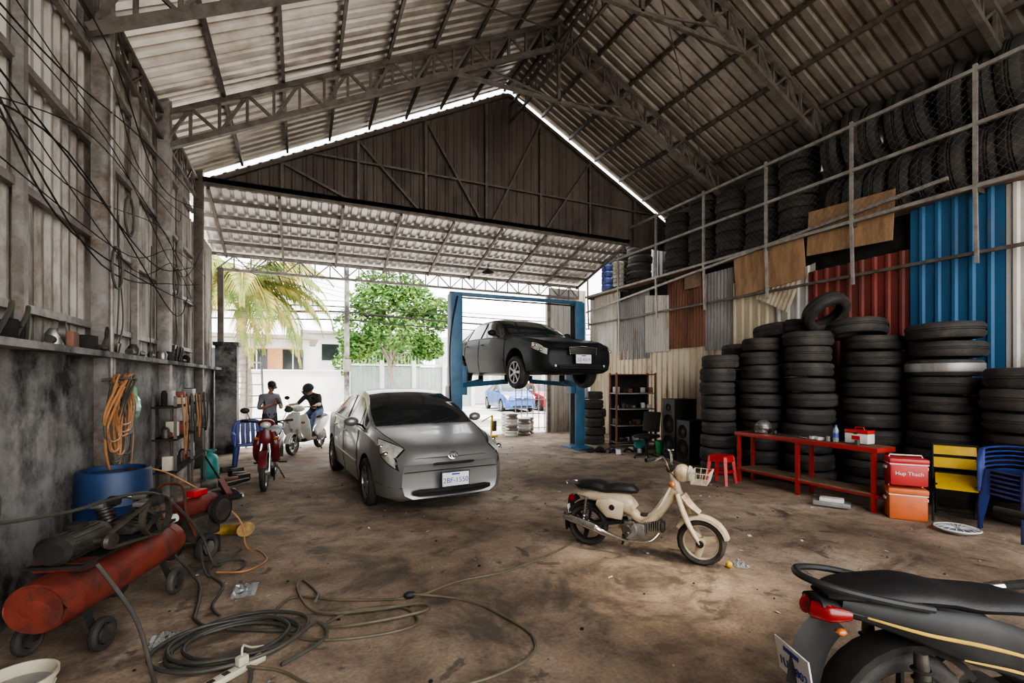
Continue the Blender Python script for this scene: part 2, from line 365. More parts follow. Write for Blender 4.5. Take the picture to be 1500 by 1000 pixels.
def car(name,S,paint,loc,rz,z0=0,plate='2BF-1550',droop=0):
    b=B(); L=S['L'];cx=S['fa']+S['wb']/2; nb=S['nb']
    def sec(x):
        zt,zs,zb,w,wt=[itp(S[k],x) for k in('zt','zs','zb','w','wt')]
        zs=min(zs,zt-.035); e=zt-zs
        return [(0,zb),(w*.8,zb),(w*.95,zb+.05),(w*.995,zb+.38*(zs-zb)),(w*.99,zb+.75*(zs-zb)),(w*.955,zs),
                (w*.93+(wt-w*.93)*.12,zs+e*.10),(wt+(w*.93-wt)*.12,zs+e*.80),(wt*.95,zs+e*.93),(wt*.6,zs+e*.985),(wt*.25,zt),(0,zt+.003)]
    def bx(x,y,z): return (cx-x)+nb*(1-min(1,(y/.72)**2))*max(0,1-x/.7)**2-(.05*max(0,1-x/.12) if z>S['zt'][0][1]-.02 else 0)
    def sf(x,t,side=1,off=0):
        def p(xx,tt):
            q=sec(xx); i=min(int(tt),10); f=tt-i
            y=q[i][0]+(q[i+1][0]-q[i][0])*f; z=q[i][1]+(q[i+1][1]-q[i][1])*f
            return V((bx(xx,y,z),side*y,z))
        P=p(x,t)
        if off:
            a=p(min(x+.02,L),t)-p(max(x-.02,0),t); c=p(x,min(t+.15,11))-p(x,max(t-.15,0))
            n=a.cross(c)*side
            if n.length>1e-9:
                n.normalize()
                if n.dot(P-V((P.x*.8,0,.6)))<0: n=-n
                P=P+n*off
        return P
    xs=[0,.02,.05,.09,.15,.2]; x=.26
    while x<L-.2: xs.append(x); x+=.055
    xs+=[L-.15,L-.1,L-.05,L-.02,L]
    for q in S['ws']+S['sg']: xs.append(q)
    xs=sorted(set(round(q,3) for q in xs))
    mats=[M[paint],M['glass'],M['matte']]
    vs=[];fs=[];fm=[];n=22
    for x in xs:
        q=sec(x)
        vs+=[(bx(x,y,z),y,z) for y,z in q]+[(bx(x,y,z),-y,z) for y,z in q[-2:0:-1]]
    for i in range(len(xs)-1):
        xm=(xs[i]+xs[i+1])/2; e=itp(S['zt'],xm)-itp(S['zs'],xm)
        for j in range(n):
            j2=(j+1)%n; fs.append((i*n+j,i*n+j2,(i+1)*n+j2,(i+1)*n+j)); k=j if j<11 else 21-j
            mi=0
            if k in(8,9,10) and S['ws'][0]<=xm<=S['ws'][1]: mi=1
            if k in(8,9,10) and S['rw'][0]<=xm<=S['rw'][1]: mi=1
            if k==6 and S['sg'][0]<=xm<=S['sg'][1] and e>.12:
                mi=1
                for pp in S['pil']:
                    if abs(xm-pp)<.035: mi=2
            if k==0: mi=2
            fm.append(mi)
    for base,rev in((0,False),((len(xs)-1)*n,True)):
        for j in range(0,11):
            a,b2=base+j,base+j+1; c,d=base+(n-j-1 if j<10 else 11),base+((n-j)%n)
            f=[a,b2,c,d] if not rev else [d,c,b2,a]
            f2=[]
            for q in f:
                if q not in f2: f2.append(q)
            if len(f2)>2: fs.append(tuple(f2)); fm.append(0)
    me=bpy.data.meshes.new('body'); me.from_pydata(vs,[],fs)
    for m in mats: me.materials.append(m)
    me.polygons.foreach_set('material_index',fm)
    bm=bmesh.new(); bm.from_mesh(me); bmesh.ops.recalc_face_normals(bm,faces=bm.faces); bm.to_mesh(me); bm.free()
    ob=bpy.data.objects.new('body',me); C.scene.collection.objects.link(ob)
    cb=B(); 
    for m in mats: cb.mi(m)
    Rw=S['Rw']
    for xa in(S['wb']/2,-S['wb']/2):
        for sd in(1,-1):
            cb.tube([(xa,sd*.56,Rw),(xa,sd*1.1,Rw)],Rw+.055,'matte',32)
    co=cb.obj('cut')
    bm=bmesh.new(); bm.from_mesh(co.data); bmesh.ops.recalc_face_normals(bm,faces=bm.faces); bm.to_mesh(co.data); bm.free()
    md=ob.modifiers.new('b','BOOLEAN'); md.operation='DIFFERENCE'; md.object=co; md.solver='EXACT'
    dg=C.evaluated_depsgraph_get(); m2=bpy.data.meshes.new_from_object(ob.evaluated_get(dg))
    b.mesh(m2,mats); bpy.data.objects.remove(ob); bpy.data.objects.remove(co)
    for xa in(S['wb']/2,-S['wb']/2):
        for sd in(1,-1): wheel(b,(xa,sd*(S['w'][5][1]-.10),Rw-droop),Rw,.2,sd)
        b.cyl((xa,-.7,Rw-droop),(xa,.7,Rw-droop),.04,'grease',8)
    for sd in(1,-1):
        c=S['hl']
        def patch(sc,off,bulge,m):
            mx_=sum(p[0] for p in c)/4; mt=sum(p[1] for p in c)/4
            cc=[(mx_+(p[0]-mx_)*sc,mt+(p[1]-mt)*sc) for p in c]; cc=[(max(0.0,p[0]),p[1]) for p in cc]
            G=[];k=8
            for i in range(k):
                for j in range(k):
                    u=i/(k-1);v=j/(k-1)
                    lo=(cc[0][0]*(1-u)+cc[1][0]*u, cc[0][1]*(1-u)+cc[1][1]*u); hi=(cc[3][0]*(1-u)+cc[2][0]*u, cc[3][1]*(1-u)+cc[2][1]*u)
                    bul=bulge*(4*u*(1-u)*4*v*(1-v))**.35 if 0<u<1 and 0<v<1 else 0
                    G.append(sf(lo[0]*(1-v)+hi[0]*v,lo[1]*(1-v)+hi[1]*v,sd,off+bul))
            b.add(G,[(i*k+j,(i+1)*k+j,(i+1)*k+j+1,i*k+j+1) for i in range(k-1) for j in range(k-1)],m)
            return cc
        patch(1.05,.003,.003,'matte'); patch(.95,.007,.012,'lens')
        for q,rr in((.30,.045),(.62,.035)):
            xx=c[0][0]+(c[2][0]-c[0][0])*q; tt=c[0][1]+(c[2][1]-c[0][1])*(q*.8+.1)
            p=sf(xx,tt,sd,.012); b.sph(p,(rr,rr,rr*.7),'chrome',12,8)
        b.sph(sf(c[1][0]*.9,c[1][1]+.15,sd,.010),(.04,.015,.02),'amber',10,6)
        mp=sf(S['ws'][0]+.42,6.2,sd); 
        b.tube([mp+V((0,-sd*.02,-.03)),mp+V((.02,sd*.09,.02))],.018,'black',6)
        b.sph(mp+V((.02,sd*.16,.05)),(.065,.10,.065),paint,12,8)
        hs=[S['pil'][1]-.16,S['pil'][2]-.16] if len(S['pil'])==3 else [S['pil'][0]-.18,S['pil'][1]-.12]
        for h in hs: b.tube([sf(h-.09,4.45,sd,.012),sf(h,4.45,sd,.025),sf(h+.09,4.45,sd,.012)],[.008,.013,.008],paint,6)
        for xx in((1.36,)+tuple(S['pil'][-2:])):
            b.tube([sf(xx,t,sd,.001) for t in(1.6,2,2.5,3,3.5,4,4.5,5)],.005,'matte',4)
        b.tube([sf(xx,1.7,sd,.002) for xx in(1.45,2,2.5,3,3.2)],.005,'matte',4)
        b.tube([sf(xx,3.1,sd,.006) for xx in(1.4,2,2.5,3.1)],[(.006,.018)]*4,paint,6,up=(0,0,1))
        b.tube([sf(xx,5.6,sd,.004) for xx in [S['sg'][0]+i*.2 for i in range(int((S['sg'][1]-S['sg'][0])/.2))]],.008,'black',4)
        b.tube([sf(xx,7.4+.3*xx,sd,.001) for xx in(.14,.3,.6,.9,S['ws'][0]-.06)],.005,'matte',4)
        b.tube([sf(xx,2.9,sd,.001) for xx in(.0,.1,.25,.42)],.004,'matte',4)
        b.lathe([(.001,.012),(.045,.010),(.055,0)],(cx-.005,sd*.54,.33),(1,sd*.5,0),'matte',16); b.sph((cx+.005,sd*.545,.33),(.02,.032,.032),'lens',10,6)
        b.sph(sf(L-.12,4.6,sd,0),(.09,.03,.10),'taillens',10,6)
    F=cx+nb
    def arc(z,hw,th,m,dz=0,off=.004): b.tube([(bx(0,y,z)+off,y,z-dz*(y/hw)**2) for y in [hw*(i/6-1) for i in range(13)]],[(.012,th*.6)]+[(.016,th)]*11+[(.012,th*.6)],m,8,up=(0,0,1))
    arc(.315,.50,.042,'matte'); arc(.315,.46,.006,'black',off=.02)
    if S is SEDAN:
        b.box((F-.002,0,.60),(.04,.58,.13),'matte',bev=.01)
        for i in range(5): b.box((F+.018,0,.55+i*.024),(.008,.56,.007),'chrome')
        b.tube([(F+.018,-.29,.53),(F+.018,-.31,.66),(F+.0,0,.68),(F+.018,.31,.66),(F+.018,.29,.53)],.01,'chrome',6)
    else:
        arc(S['gz'],.26,.016,'matte',off=.0); arc(.575,.60,.004,'matte',dz=.02,off=.012)
        ez=S['ez']; ex=bx(0,0,.715)+.018-.02
        b.tube([V((ex-math.sin(R(a))*.016,math.cos(R(a))*.06,ez+math.sin(R(a))*.04)) for a in range(0,360,30)],.008,'chrome',5,closed=True)
        b.tube([V((ex-math.sin(R(a))*.016,math.cos(R(a))*.022,ez+math.sin(R(a))*.036)) for a in range(0,360,30)],.007,'chrome',5,closed=True)
    if plate:
        b.box((F+.03,0,.455),(.012,.34,.16),'plate',bev=.003); b.box((F+.020,0,.455),(.02,.36,.18),'black',bev=.003)
        X=Mx.Translation(V((F+.038,0,.44)))@Mx.Rotation(R(90),4,'Z')@Mx.Rotation(R(90),4,'X')
        b.text(plate,.085,X,'pblue'); b.box((F+.0375,0,.515),(.002,.1,.018),'pblue')
    for y in(-.45,.1):
        w0=S['ws'][0]; b.tube([(cx-w0,y,itp(S['zt'],w0)+.01),(cx-w0-.22,y+.5,itp(S['zt'],w0+.14)+.02)],.008,'black',5)
    b.box((0,0,.24),(S['wb']-.8,1.3,.1),'grease')
    return b.obj(name,(loc[0],loc[1],z0),rz,ang=40)
# ------------------------------------------------------------------ two-wheelers
def fender(b,c,Rf,w,a0,a1,m,n=14):
    c=V(c); vs=[];fs=[];cs=[(-w/2,-.035),(-w/2*.95,-.008),(-w*.25,0),(w*.25,0),(w/2*.95,-.008),(w/2,-.035)]
    for i in range(n+1):
        a=R(a0+(a1-a0)*i/n)
        for y,dr in cs: vs.append(c+V((math.cos(a)*(Rf+dr),y,math.sin(a)*(Rf+dr))))
    k=len(cs)
    for i in range(n):
        for j in range(k-1): fs.append((i*k+j,i*k+j+1,(i+1)*k+j+1,(i+1)*k+j))
    b.add(vs,fs,m)
def mwheel(b,c,Ro,w,rim='alu',n=3,spoke=.02):
    c=V(c); tyre(b,c,(0,1,0),Ro,w,36,ri=Ro*.74)
    b.lathe([(Ro*.76,-w*.3),(Ro*.72,-w*.34),(Ro*.68,-w*.1),(Ro*.68,w*.1),(Ro*.72,w*.34),(Ro*.76,w*.3)],c,(0,1,0),rim,28)
    b.cyl(c+V((0,-w*.75,0)),c+V((0,w*.75,0)),Ro*.2,rim,16); b.cyl(c+V((0,-w*1.1,0)),c+V((0,w*1.1,0)),.012,'chrome',8)
    for i in range(n):
        a=2*math.pi*i/n+.3; d=V((math.cos(a),0,math.sin(a)))
        b.tube([c+d*Ro*.15,c+d*Ro*.7],[(spoke*1.4,w*.2),(spoke,w*.14)],rim,6,up=(0,1,0))
def underbone(name,loc,rz,body,accent,plate=None,sh=1.0,mirrors=True):
    b=B(); r=.285; wb=1.24
    mwheel(b,(0,0,r),r,.085,'matte' if plate else 'alu',5,.014); mwheel(b,(wb,0,r),r,.075,'alu',5,.014)
    fender(b,(wb,0,r),r+.035,.11,20,165,body); fender(b,(0,0,r),r+.05,.13,35,200,'matte')
    for s in(1,-1):
        b.tube([(wb,s*.065,r),(wb-.1,s*.065,.58),(wb-.13,s*.05,.68)],[.02,.026,.028],'chrome',10)
        b.tube([(0,s*.10,r+.01),(.45,s*.09,.34)],[(.016,.028),(.016,.03)],'grease',8,up=(0,0,1))
        b.tube([(0,s*.12,r+.03),(-.02,s*.125,.45),(-.03,s*.12,.62)],[.03,.03,.022],'grease',10)
        for k in range(7): b.lathe([(.028,-.006),(.037,0),(.028,.006)],(-.002-.004*k,s*.122,r+.06+.035*k),(0,0,1),'matte',12)
        b.tube(cr([(.56,s*.09,.46),(.42,s*.115,.58),(.2,s*.135,.66),(.0,s*.12,.715),(-.3,s*.06,.785)],5),[(.012,.05),(.028,.09),(.032,.095),(.03,.07),(.015,.03)],body,12,up=(0,0,1))
        b.tube(cr([(.52,s*.121,.535),(.36,s*.150,.605),(.16,s*.168,.665),(-.04,s*.150,.705),(-.22,s*.095,.745)],5),[(.004,.004),(.005,.007),(.006,.008),(.005,.007),(.003,.004)],accent,8,up=(0,0,1))
        b.tube(cr([(.46,s*.135,.50),(.30,s*.160,.56),(.10,s*.163,.61)],5),[(.003,.004),(.004,.006),(.003,.003)],accent,8,up=(0,0,1))
        b.tube(cr([(.95,s*.12*sh,.84),(1.0,s*.17*sh,.66),(.93,s*.18*sh,.48),(.8,s*.14*sh,.36)],5),[(.03,.06*sh),(.025,.08*sh),(.02,.08*sh),(.015,.05)],body,10,up=(0,1,0))
        b.tube(cr([(1.0,s*.18*sh,.74),(.98,s*.21*sh,.62),(.9,s*.20*sh,.48)],4),[(.006,.012),(.01,.022),(.005,.01)],accent,8,up=(0,1,0))
        b.sph((1.06,s*.13,.76),(.04,.035,.025),'amber',10,6)
        b.tube(cr([(.93,0,.97),(.92,s*.16,1.0),(.84,s*.34,1.01)],4),.012,'black',8); b.cyl((.875,s*.25,1.005),(.84,s*.36,1.01),.018,'matte',10)
        if mirrors: b.tube([(.90,s*.22,1.01),(.90,s*.27,1.14)],.006,'black',6); b.sph((.895,s*.30,1.17),(.02,.065,.045),'black',12,8)
        b.tube([(.96,s*.24,.99),(.93,s*.36,.99)],.006,'alu',6)
        b.tube([(.45,s*.08,.30),(.42,s*.24,.29)],.014,'matte',8); b.sph((-.31,s*.075,.685),(.022,.018,.014),'amber',8,6)
    b.tube(cr([(.02,0,.66),(.3,0,.60),(.6,0,.45),(.85,0,.60),(.95,0,.86)],5),[(.08,.06),(.09,.08),(.07,.06),(.06,.06),(.04,.05)],'black',10,up=(0,0,1))
    b.tube(cr([(-.34,0,.805),(-.2,0,.815),(.05,0,.81),(.22,0,.775),(.45,0,.75),(.64,0,.70)],5),[(.05,.015),(.115,.035),(.145,.042),(.135,.04),(.12,.042),(.05,.03)],'seat',18,up=(0,0,1))
    b.tube(cr([(.0,0,.72),(-.2,0,.745),(-.37,0,.775)],4),[(.12,.05),(.10,.042),(.06,.025)],body,12,up=(0,0,1))
    for s in(1,-1): b.tube(cr([(-.27,s*.078,.745),(-.34,s*.062,.748),(-.385,s*.018,.748)],4),[(.010,.018),(.020,.034),(.022,.034)],'taillens',12,up=(0,0,1))
    b.tube(cr([(.0,.14,.79),(-.2,.15,.835),(-.36,.10,.865),(-.42,0,.875),(-.36,-.10,.865),(-.2,-.15,.835),(0,-.14,.79)],5),.014,'black',8)
    b.tube(cr([(-.28,0,.70),(-.37,0,.60),(-.41,0,.44)],4),[(.07,.015),(.08,.012),(.07,.01)],'black',8,up=(0,1,0))
    if plate:
        X=Mx.Translation(V((-.450,0,.52)))@Mx.Rotation(R(-10),4,'Y')
        vs=[X@V(p) for p in((0,-.1,-.07),(0,.1,-.07),(0,.1,.07),(0,-.1,.07))]; b.add(vs+[v+V((.006,0,0)) for v in vs],[(0,3,2,1),(4,5,6,7),(0,1,5,4),(1,2,6,5),(2,3,7,6),(3,0,4,7)],'plate')
        b.text(plate,.048,X@Mx.Translation(V((-.003,0,-.02)))@Mx.Rotation(R(-90),4,'Z')@Mx.Rotation(R(90),4,'X'),'pblue')
        b.box(X@V((-.002,0,.045)),(.002,.09,.016),'pblue'); b.box((-.43,0,.53),(.02,.06,.05),'black')
    b.box((.52,0,.30),(.30,.17,.17),'grease',(0,-8,0),bev=.03); b.cyl((.46,-.12,.30),(.46,.12,.30),.085,'alu',20)
    for k in range(6): b.box((.68+.025*k,0,.34+.004*k),(.01,.13,.12),'alu')
    b.tube(cr([(.75,-.05,.28),(.6,-.12,.2),(.3,-.16,.22),(.1,-.17,.27),(-.32,-.17,.36)],5),[.015,.018,.03,.045,.04],'chrome',12)
    b.tube([(-.05,-.215,.31),(-.3,-.215,.37)],[(.006,.03),(.006,.025)],'matte',8,up=(0,0,1))
    b.tube([(.02,.10,.285),(.4,.10,.30)],[(.012,.05),(.012,.04)],'matte',8,up=(0,0,1))
    b.sph((.98,0,.98),(.10,.12,.065),body,16,10); b.sph((1.06,0,.96),(.04,.075,.05),'lens',14,8)
    b.tube(cr([(1.05,0,.88),(1.06,0,.72),(1.0,0,.55)],4),[(.03,.07),(.03,.09),(.02,.05)],body,12,up=(0,1,0))
    b.tube([(.40,.08,.26),(.36,.20,.0+.012)],.010,'matte',6); b.cyl((.5,-.06,.0+.01),(.5,-.06,.24),.011,'matte',6); b.cyl((.5,.06,.01),(.5,.06,.24),.011,'matte',6)
    return b.obj(name,loc,rz)
def moped():
    b=B(); r=.205; wb=1.06
    mwheel(b,(0,0,r),r,.085,'matte',3,.02); mwheel(b,(wb,0,r),r,.085,'mopc',3,.028)
    b.tube(cr([(-.10,0,.50),(0,0,.505),(.2,0,.50),(.36,0,.47),(.46,0,.40)],5),[(.05,.02),(.085,.05),(.09,.075),(.08,.10),(.06,.07)],'mopc',14,up=(0,0,1))
    for s in(1,-1):
        b.tube(cr([(.12,s*.085,.45),(.24,s*.10,.42),(.38,s*.09,.40)],4),[(.015,.03),(.02,.095),(.012,.08)],'mopc',12,up=(0,0,1))
        b.lathe([(.001,.012),(.022,.012),(.028,0)],(.28,s*.118,.43),(0,s,0),'black',16)
        b.tube([(-.02,s*.09,r+.0),(.02,s*.10,.50)],[.016,.014],'chrome',8)
        for k in range(8): b.lathe([(.018,-.005),(.03,0),(.018,.005)],(-.018+.004*k,s*.092,.25+.026*k),(0,0,1),'grease',10)
        b.tube([(0,s*.075,r),(.38,s*.06,.30)],[(.01,.02),(.01,.022)],'matte',6,up=(0,0,1))
        b.tube(cr([(.865,s*.065,.62),(.93,s*.075,.44),(1.0,s*.08,.30),(wb,s*.075,r)],4),[(.022,.03),(.025,.045),(.02,.03),(.016,.022)],'mopc',10,up=(0,1,0))
        b.lathe([(.001,.01),(.03,.012),(.034,0)],(wb,s*.085,r),(0,s,0),'matte',12)
        b.tube(cr([(.80,0,.80),(.795,s*.08,.84),(.77,s*.16,.95),(.74,s*.24,.96),(.68,s*.34,.95)],4),.010,'chrome',8)
        b.cyl((.715,s*.28,.955),(.665,s*.37,.948),.017,'matte',10); b.tube([(.77,s*.26,.965),(.735,s*.36,.945)],.006,'alu',6)
        b.tube([(.78,s*.13,.88),(.83,s*.20,.84),(.85,s*.0,.74)],.005,'matte',5)
        b.tube([(.44,s*.05,.22),(.44,s*.22,.215)],.011,'alu',6); b.cyl((.44,s*.17,.215),(.44,s*.25,.215),.018,'matte',8)
        b.sph((.845,s*.17,.72),(.03,.028,.028),'amber',10,6)
        b.tube(cr([(.80,s*.04,.66),(.74,s*.10,.52),(.64,s*.10,.40),(.56,s*.07,.33)],4),[(.012,.03),(.014,.075),(.012,.06),(.01,.02)],'mopc',10,up=(0,1,0))
    b.tube(cr([(.42,0,.42),(.52,0,.33),(.64,0,.36),(.76,0,.52),(.84,0,.64)],5),[(.055,.05),(.05,.045),(.045,.045),(.045,.05),(.04,.05)],'mopc',12,up=(0,0,1))
    b.tube([(.885,0,.56),(.83,0,.72),(.80,0,.82)],[.035,.04,.03],'mopc',12)
    for s in(1,-1): b.tube(cr([(.58,s*.095,.35),(.66,s*.118,.42),(.75,s*.118,.54)],4),[(.003,.006),(.004,.011),(.003,.005)],'redp',6,up=(0,0,1))
    fender(b,(wb,0,r),r+.035,.12,15,150,'mopc',16); fender(b,(0,0,r),r+.03,.12,45,200,'matte')
    b.tube(cr([(.90,0,.60),(.97,0,.52),(1.05,0,.46)],4),[(.07,.04),(.07,.03),(.05,.02)],'mopc',10,up=(0,0,1))
    b.sph((.90,0,.80),(.075,.085,.08),'mopc',16,10); b.lathe([(.001,.012),(.05,.008),(.068,-.005),(.07,-.02)],(.975,0,.80),(1,0,-.1),'lens',20)
    b.tube([(.80,-.05,.83),(.80,.05,.83)],.03,'matte',10); b.lathe([(.001,.01),(.035,.01),(.04,0)],(.79,0,.865),(-.4,0,1),'black',16)
    def rect(x0,x1,y,z): return [(x0,-y,z),(x1,-y,z),(x1,y,z),(x0,y,z)]
    for z,k in((.73,.11),(.78,.125),(.83,.14)): b.tube(rect(.99,1.03+k*.8,k,z),.004 if z<.82 else .007,'ivory',6,closed=True)
    for t in range(-3,4):
        b.beam((1.0+.12,t*.036,.73),(1.02+.125,t*.046,.83),.005,'ivory'); b.beam((.99,t*.036,.73),(.99,t*.046,.83),.005,'ivory'); b.beam((.99,t*.036,.73),(1.12,t*.036,.73),.005,'ivory')
    for s in(1,-1):
        for t in(0,.33,.66,1): b.beam((.99+.13*t,s*.11,.73),(.99+.155*t,s*.14,.83),.005,'ivory')
    b.tube(cr([(-.12,0,.60),(-.05,0,.60),(.1,0,.605),(.2,0,.585),(.30,0,.60),(.44,0,.60),(.5,0,.585)],5),[(.06,.02),(.115,.045),(.12,.055),(.11,.045),(.11,.05),(.08,.045),(.03,.015)],'seat',16,up=(0,0,1))
    b.tube(cr([(-.02,.11,.56),(-.17,.10,.60),(-.21,0,.61),(-.17,-.10,.60),(-.02,-.11,.56)],4),.008,'chrome',8)
    b.box((-.17,0,.45),(.05,.09,.06),'taillens',bev=.012); b.box((-.19,0,.34),(.006,.13,.09),'plate',(0,-10,0))
    b.tube([(-.1,0,.47),(-.18,0,.42),(-.19,0,.3)],[(.03,.01),(.04,.008),(.04,.006)],'matte',6,up=(0,1,0))
    b.box((.47,0,.235),(.22,.13,.13),'alu',bev=.03); b.cyl((.44,-.105,.24),(.44,.105,.24),.07,'alu',20); b.lathe([(.001,.02),(.04,.018),(.05,0)],(.42,-.108,.24),(0,-1,0),'grease',16)
    for k in range(7): b.box((.585+.02*k,0,.27+.004*k),(.007,.11,.10),'alu')
    b.box((.73,0,.285),(.03,.09,.09),'grease',bev=.01); b.box((.56,0,.36),(.07,.06,.06),'grease',bev=.01)
    b.tube(cr([(.70,-.04,.23),(.62,-.10,.16),(.40,-.13,.15),(.20,-.14,.19),(.1,-.145,.23),(-.20,-.15,.30)],5),[.013,.013,.015,.03,.042,.036],'chrome',12)
    b.tube([(.14,-.19,.24),(-.12,-.195,.30)],[(.005,.03),(.005,.026)],'alu',8,up=(0,0,1))
    b.tube([(.0,.075,r),(.36,.075,.235)],[(.018,.045),(.018,.05)],'mopc',10,up=(0,0,1))
    b.tube([(.44,-.11,.25),(.50,-.15,.33),(.50,-.2,.34)],.008,'chrome',6)
    b.tube([(.34,.06,.2),(.30,.17,.01)],.009,'matte',6); b.tube([(.30,.15,.01),(.30,.20,.01)],.01,'matte',6)
    return b.obj('vintage_moped',(2.63,3.99,0),math.degrees(math.atan2(-.87,.63)))
# ------------------------------------------------------------------ people
def skinbody(J,bones,rad,root):
    names=list(J); me=bpy.data.meshes.new('sk'); me.from_pydata([J[n] for n in names],[(names.index(a),names.index(c)) for a,c,_ in bones],[])
    o=bpy.data.objects.new('sk',me); C.scene.collection.objects.link(o)
    md=o.modifiers.new('s','SKIN'); md.use_smooth_shade=True
    if not me.skin_vertices: return None
    for i,n in enumerate(names):
        r=rad[n]; me.skin_vertices[0].data[i].radius=r if isinstance(r,tuple) else (r,r); me.skin_vertices[0].data[i].use_root=(n==root)
    sb=o.modifiers.new('u','SUBSURF'); sb.levels=2; sb.render_levels=2
    dg=C.evaluated_depsgraph_get(); m2=bpy.data.meshes.new_from_object(o.evaluated_get(dg)); bpy.data.objects.remove(o)
    mats=[]
    for _,_,m in bones:
        if m not in mats: mats.append(m)
    m2.materials.clear()
    for m in mats: m2.materials.append(M[m])
    for p in m2.polygons:
        best=9;bm_=0
        for a,c,m in bones:
            A=V(J[a]);D=V(J[c])-A;t=max(0,min(1,(p.center-A).dot(D)/max(D.length_squared,1e-9)))
            ra=rad[a] if not isinstance(rad[a],tuple) else rad[a][0]; rc=rad[c] if not isinstance(rad[c],tuple) else rad[c][0]
            d=(p.center-(A+D*t)).length-(ra+(rc-ra)*t)
            if d<best: best=d;bm_=mats.index(m)
        p.material_index=bm_
    return m2,[M[m] for m in mats]
def hand(b,w,d,n,s=1,curl=50,thumb=1):
    w=V(w);d=V(d).normalized();n=V(n);n=(n-d*n.dot(d)).normalized();sd=d.cross(n)
    b.tube([w,w+d*.04*s,w+d*.085*s],[(.022*s,.016*s),(.038*s,.015*s),(.040*s,.012*s)],'skin',10,up=n)
    for i,(o,l) in enumerate(((-.030,.068),(-.010,.078),(.010,.072),(.030,.058))):
        p=w+d*.08*s+sd*o*s; P=[p]; a=0
        for k in range(3):
            a+=R(curl)*.7; dd=d*math.cos(a)+n*math.sin(a); P.append(P[-1]+dd*l*s*(.45,.32,.25)[k])
        b.tube(P,[.0095*s,.009*s,.008*s,.006*s],'skin',7)
    p=w+d*.03*s-sd*.03*s*thumb
    b.tube([p,p+(d*.5-sd*thumb*.7+n*.3)*.04*s,p+(d*.9-sd*thumb*.6+n*.8)*.055*s],[.012*s,.011*s,.008*s],'skin',7)
def head(b,c,fw,up,hat=None,helmet=None):
    c=V(c);fw=V(fw).normalized();up=V(up);up=(up-fw*up.dot(fw)).normalized();lf=up.cross(fw)
    X=Mx((( fw.x,lf.x,up.x,0),(fw.y,lf.y,up.y,0),(fw.z,lf.z,up.z,0),(0,0,0,1)))
    T=lambda p:c+X.to_3x3()@V(p)
    b.sph(c,(.092,.074,.112),'skin',20,14,rot=X)
    b.sph(T((.03,0,-.06)),(.058,.055,.055),'skin',14,8,rot=X)
    b.tube([T((.085,0,.015)),T((.104,0,-.018)),T((.088,0,-.03))],[.008,.014,.010],'skin',8)
    for s in(1,-1):
        b.sph(T((.082,s*.03,.012)),(.010,.014,.009),'eye',8,6,rot=X); b.sph(T((.090,s*.03,.012)),(.005,.006,.006),'hair',6,4,rot=X)
        b.sph(T((.086,s*.03,.032)),(.007,.018,.004),'hair',8,4,rot=X); b.sph(T((-.005,s*.076,0)),(.018,.009,.03),'skin',8,6,rot=X)
    b.sph(T((.085,0,-.055)),(.008,.022,.007),'lip',8,4,rot=X)
    if helmet:
        b.sph(T((-.01,0,.03)),(.135,.12,.125),helmet,20,12,rot=X,z0=-.35); b.tube([T((.10,-.09,.01)),T((.15,-.05,.015)),T((.16,0,.015)),T((.15,.05,.015)),T((.10,.09,.01))],[(.006,.05)]*5,'glass',8,up=tuple(up))
    else:
        b.sph(T((-.012,0,.018)),(.094,.082,.11),'hair',18,10,rot=X,z0=-.1)
        if hat:
            b.sph(T((-.005,0,.045)),(.102,.088,.085),hat,18,8,rot=X,z0=-.05); b.tube([T((.06,0,.05)),T((.13,0,.042)),T((.165,0,.03))],[(.07,.008),(.065,.006),(.04,.004)],hat,12,up=tuple(up))
def man_standing():
    b=B()
    J=dict(pelvis=(0,0,.86),waist=(0,0,.98),chest=(.02,0,1.18),neck=(.03,0,1.33),nk=(.055,0,1.40),
      sL=(.02,.17,1.27),sR=(.02,-.17,1.27),eL=(.04,.24,1.01),eR=(.02,-.25,1.01),fL=(.11,.19,1.02),wL=(.27,.08,1.10),fR=(.10,-.2,1.02),wR=(.27,-.06,1.11),
      hL=(0,.09,.80),hR=(0,-.09,.80),kL=(.03,.11,.45),kR=(.02,-.13,.45),kkL=(.03,.11,.40),kkR=(.02,-.13,.40),aL=(-.01,.12,.08),aR=(-.02,-.14,.08),tL=(.15,.14,.035),tR=(.14,-.17,.035))
    rad=dict(pelvis=.125,waist=.115,chest=.135,neck=.06,nk=.05,sL=.062,sR=.062,eL=.046,eR=.046,fL=.038,fR=.038,wL=.025,wR=.025,hL=.09,hR=.09,kL=.062,kR=.062,kkL=.05,kkR=.05,aL=.038,aR=.038,tL=.035,tR=.035)
    bo=[('pelvis','waist','shirtg'),('waist','chest','shirtg'),('chest','neck','shirtg'),('neck','nk','skin'),('chest','sL','shirtg'),('chest','sR','shirtg'),('sL','eL','shirtg'),('sR','eR','shirtg'),
      ('eL','fL','skin'),('fL','wL','skin'),('eR','fR','skin'),('fR','wR','skin'),('pelvis','hL','shorts'),('pelvis','hR','shorts'),('hL','kL','shorts'),('hR','kR','shorts'),('kL','kkL','skin'),('kR','kkR','skin'),('kkL','aL','skin'),('kkR','aR','skin'),('aL','tL','matte'),('aR','tR','matte')]
    r=skinbody(J,bo,rad,'pelvis')
    if r: b.mesh(*r)
    head(b,(.09,0,1.49),(.85,0,-.45),(0,0,1),hat='hair')
    hand(b,J['wL'],(.8,-.4,.25),(0,-.6,.6),1,55,1); hand(b,J['wR'],(.8,.35,.25),(0,.6,.6),1,55,-1)
    b.box((.355,.015,1.175),(.012,.075,.15),'black',(0,-40,0),bev=.003)
    return b.obj('man_standing',(-.62,11.75,0),-62,ang=60)
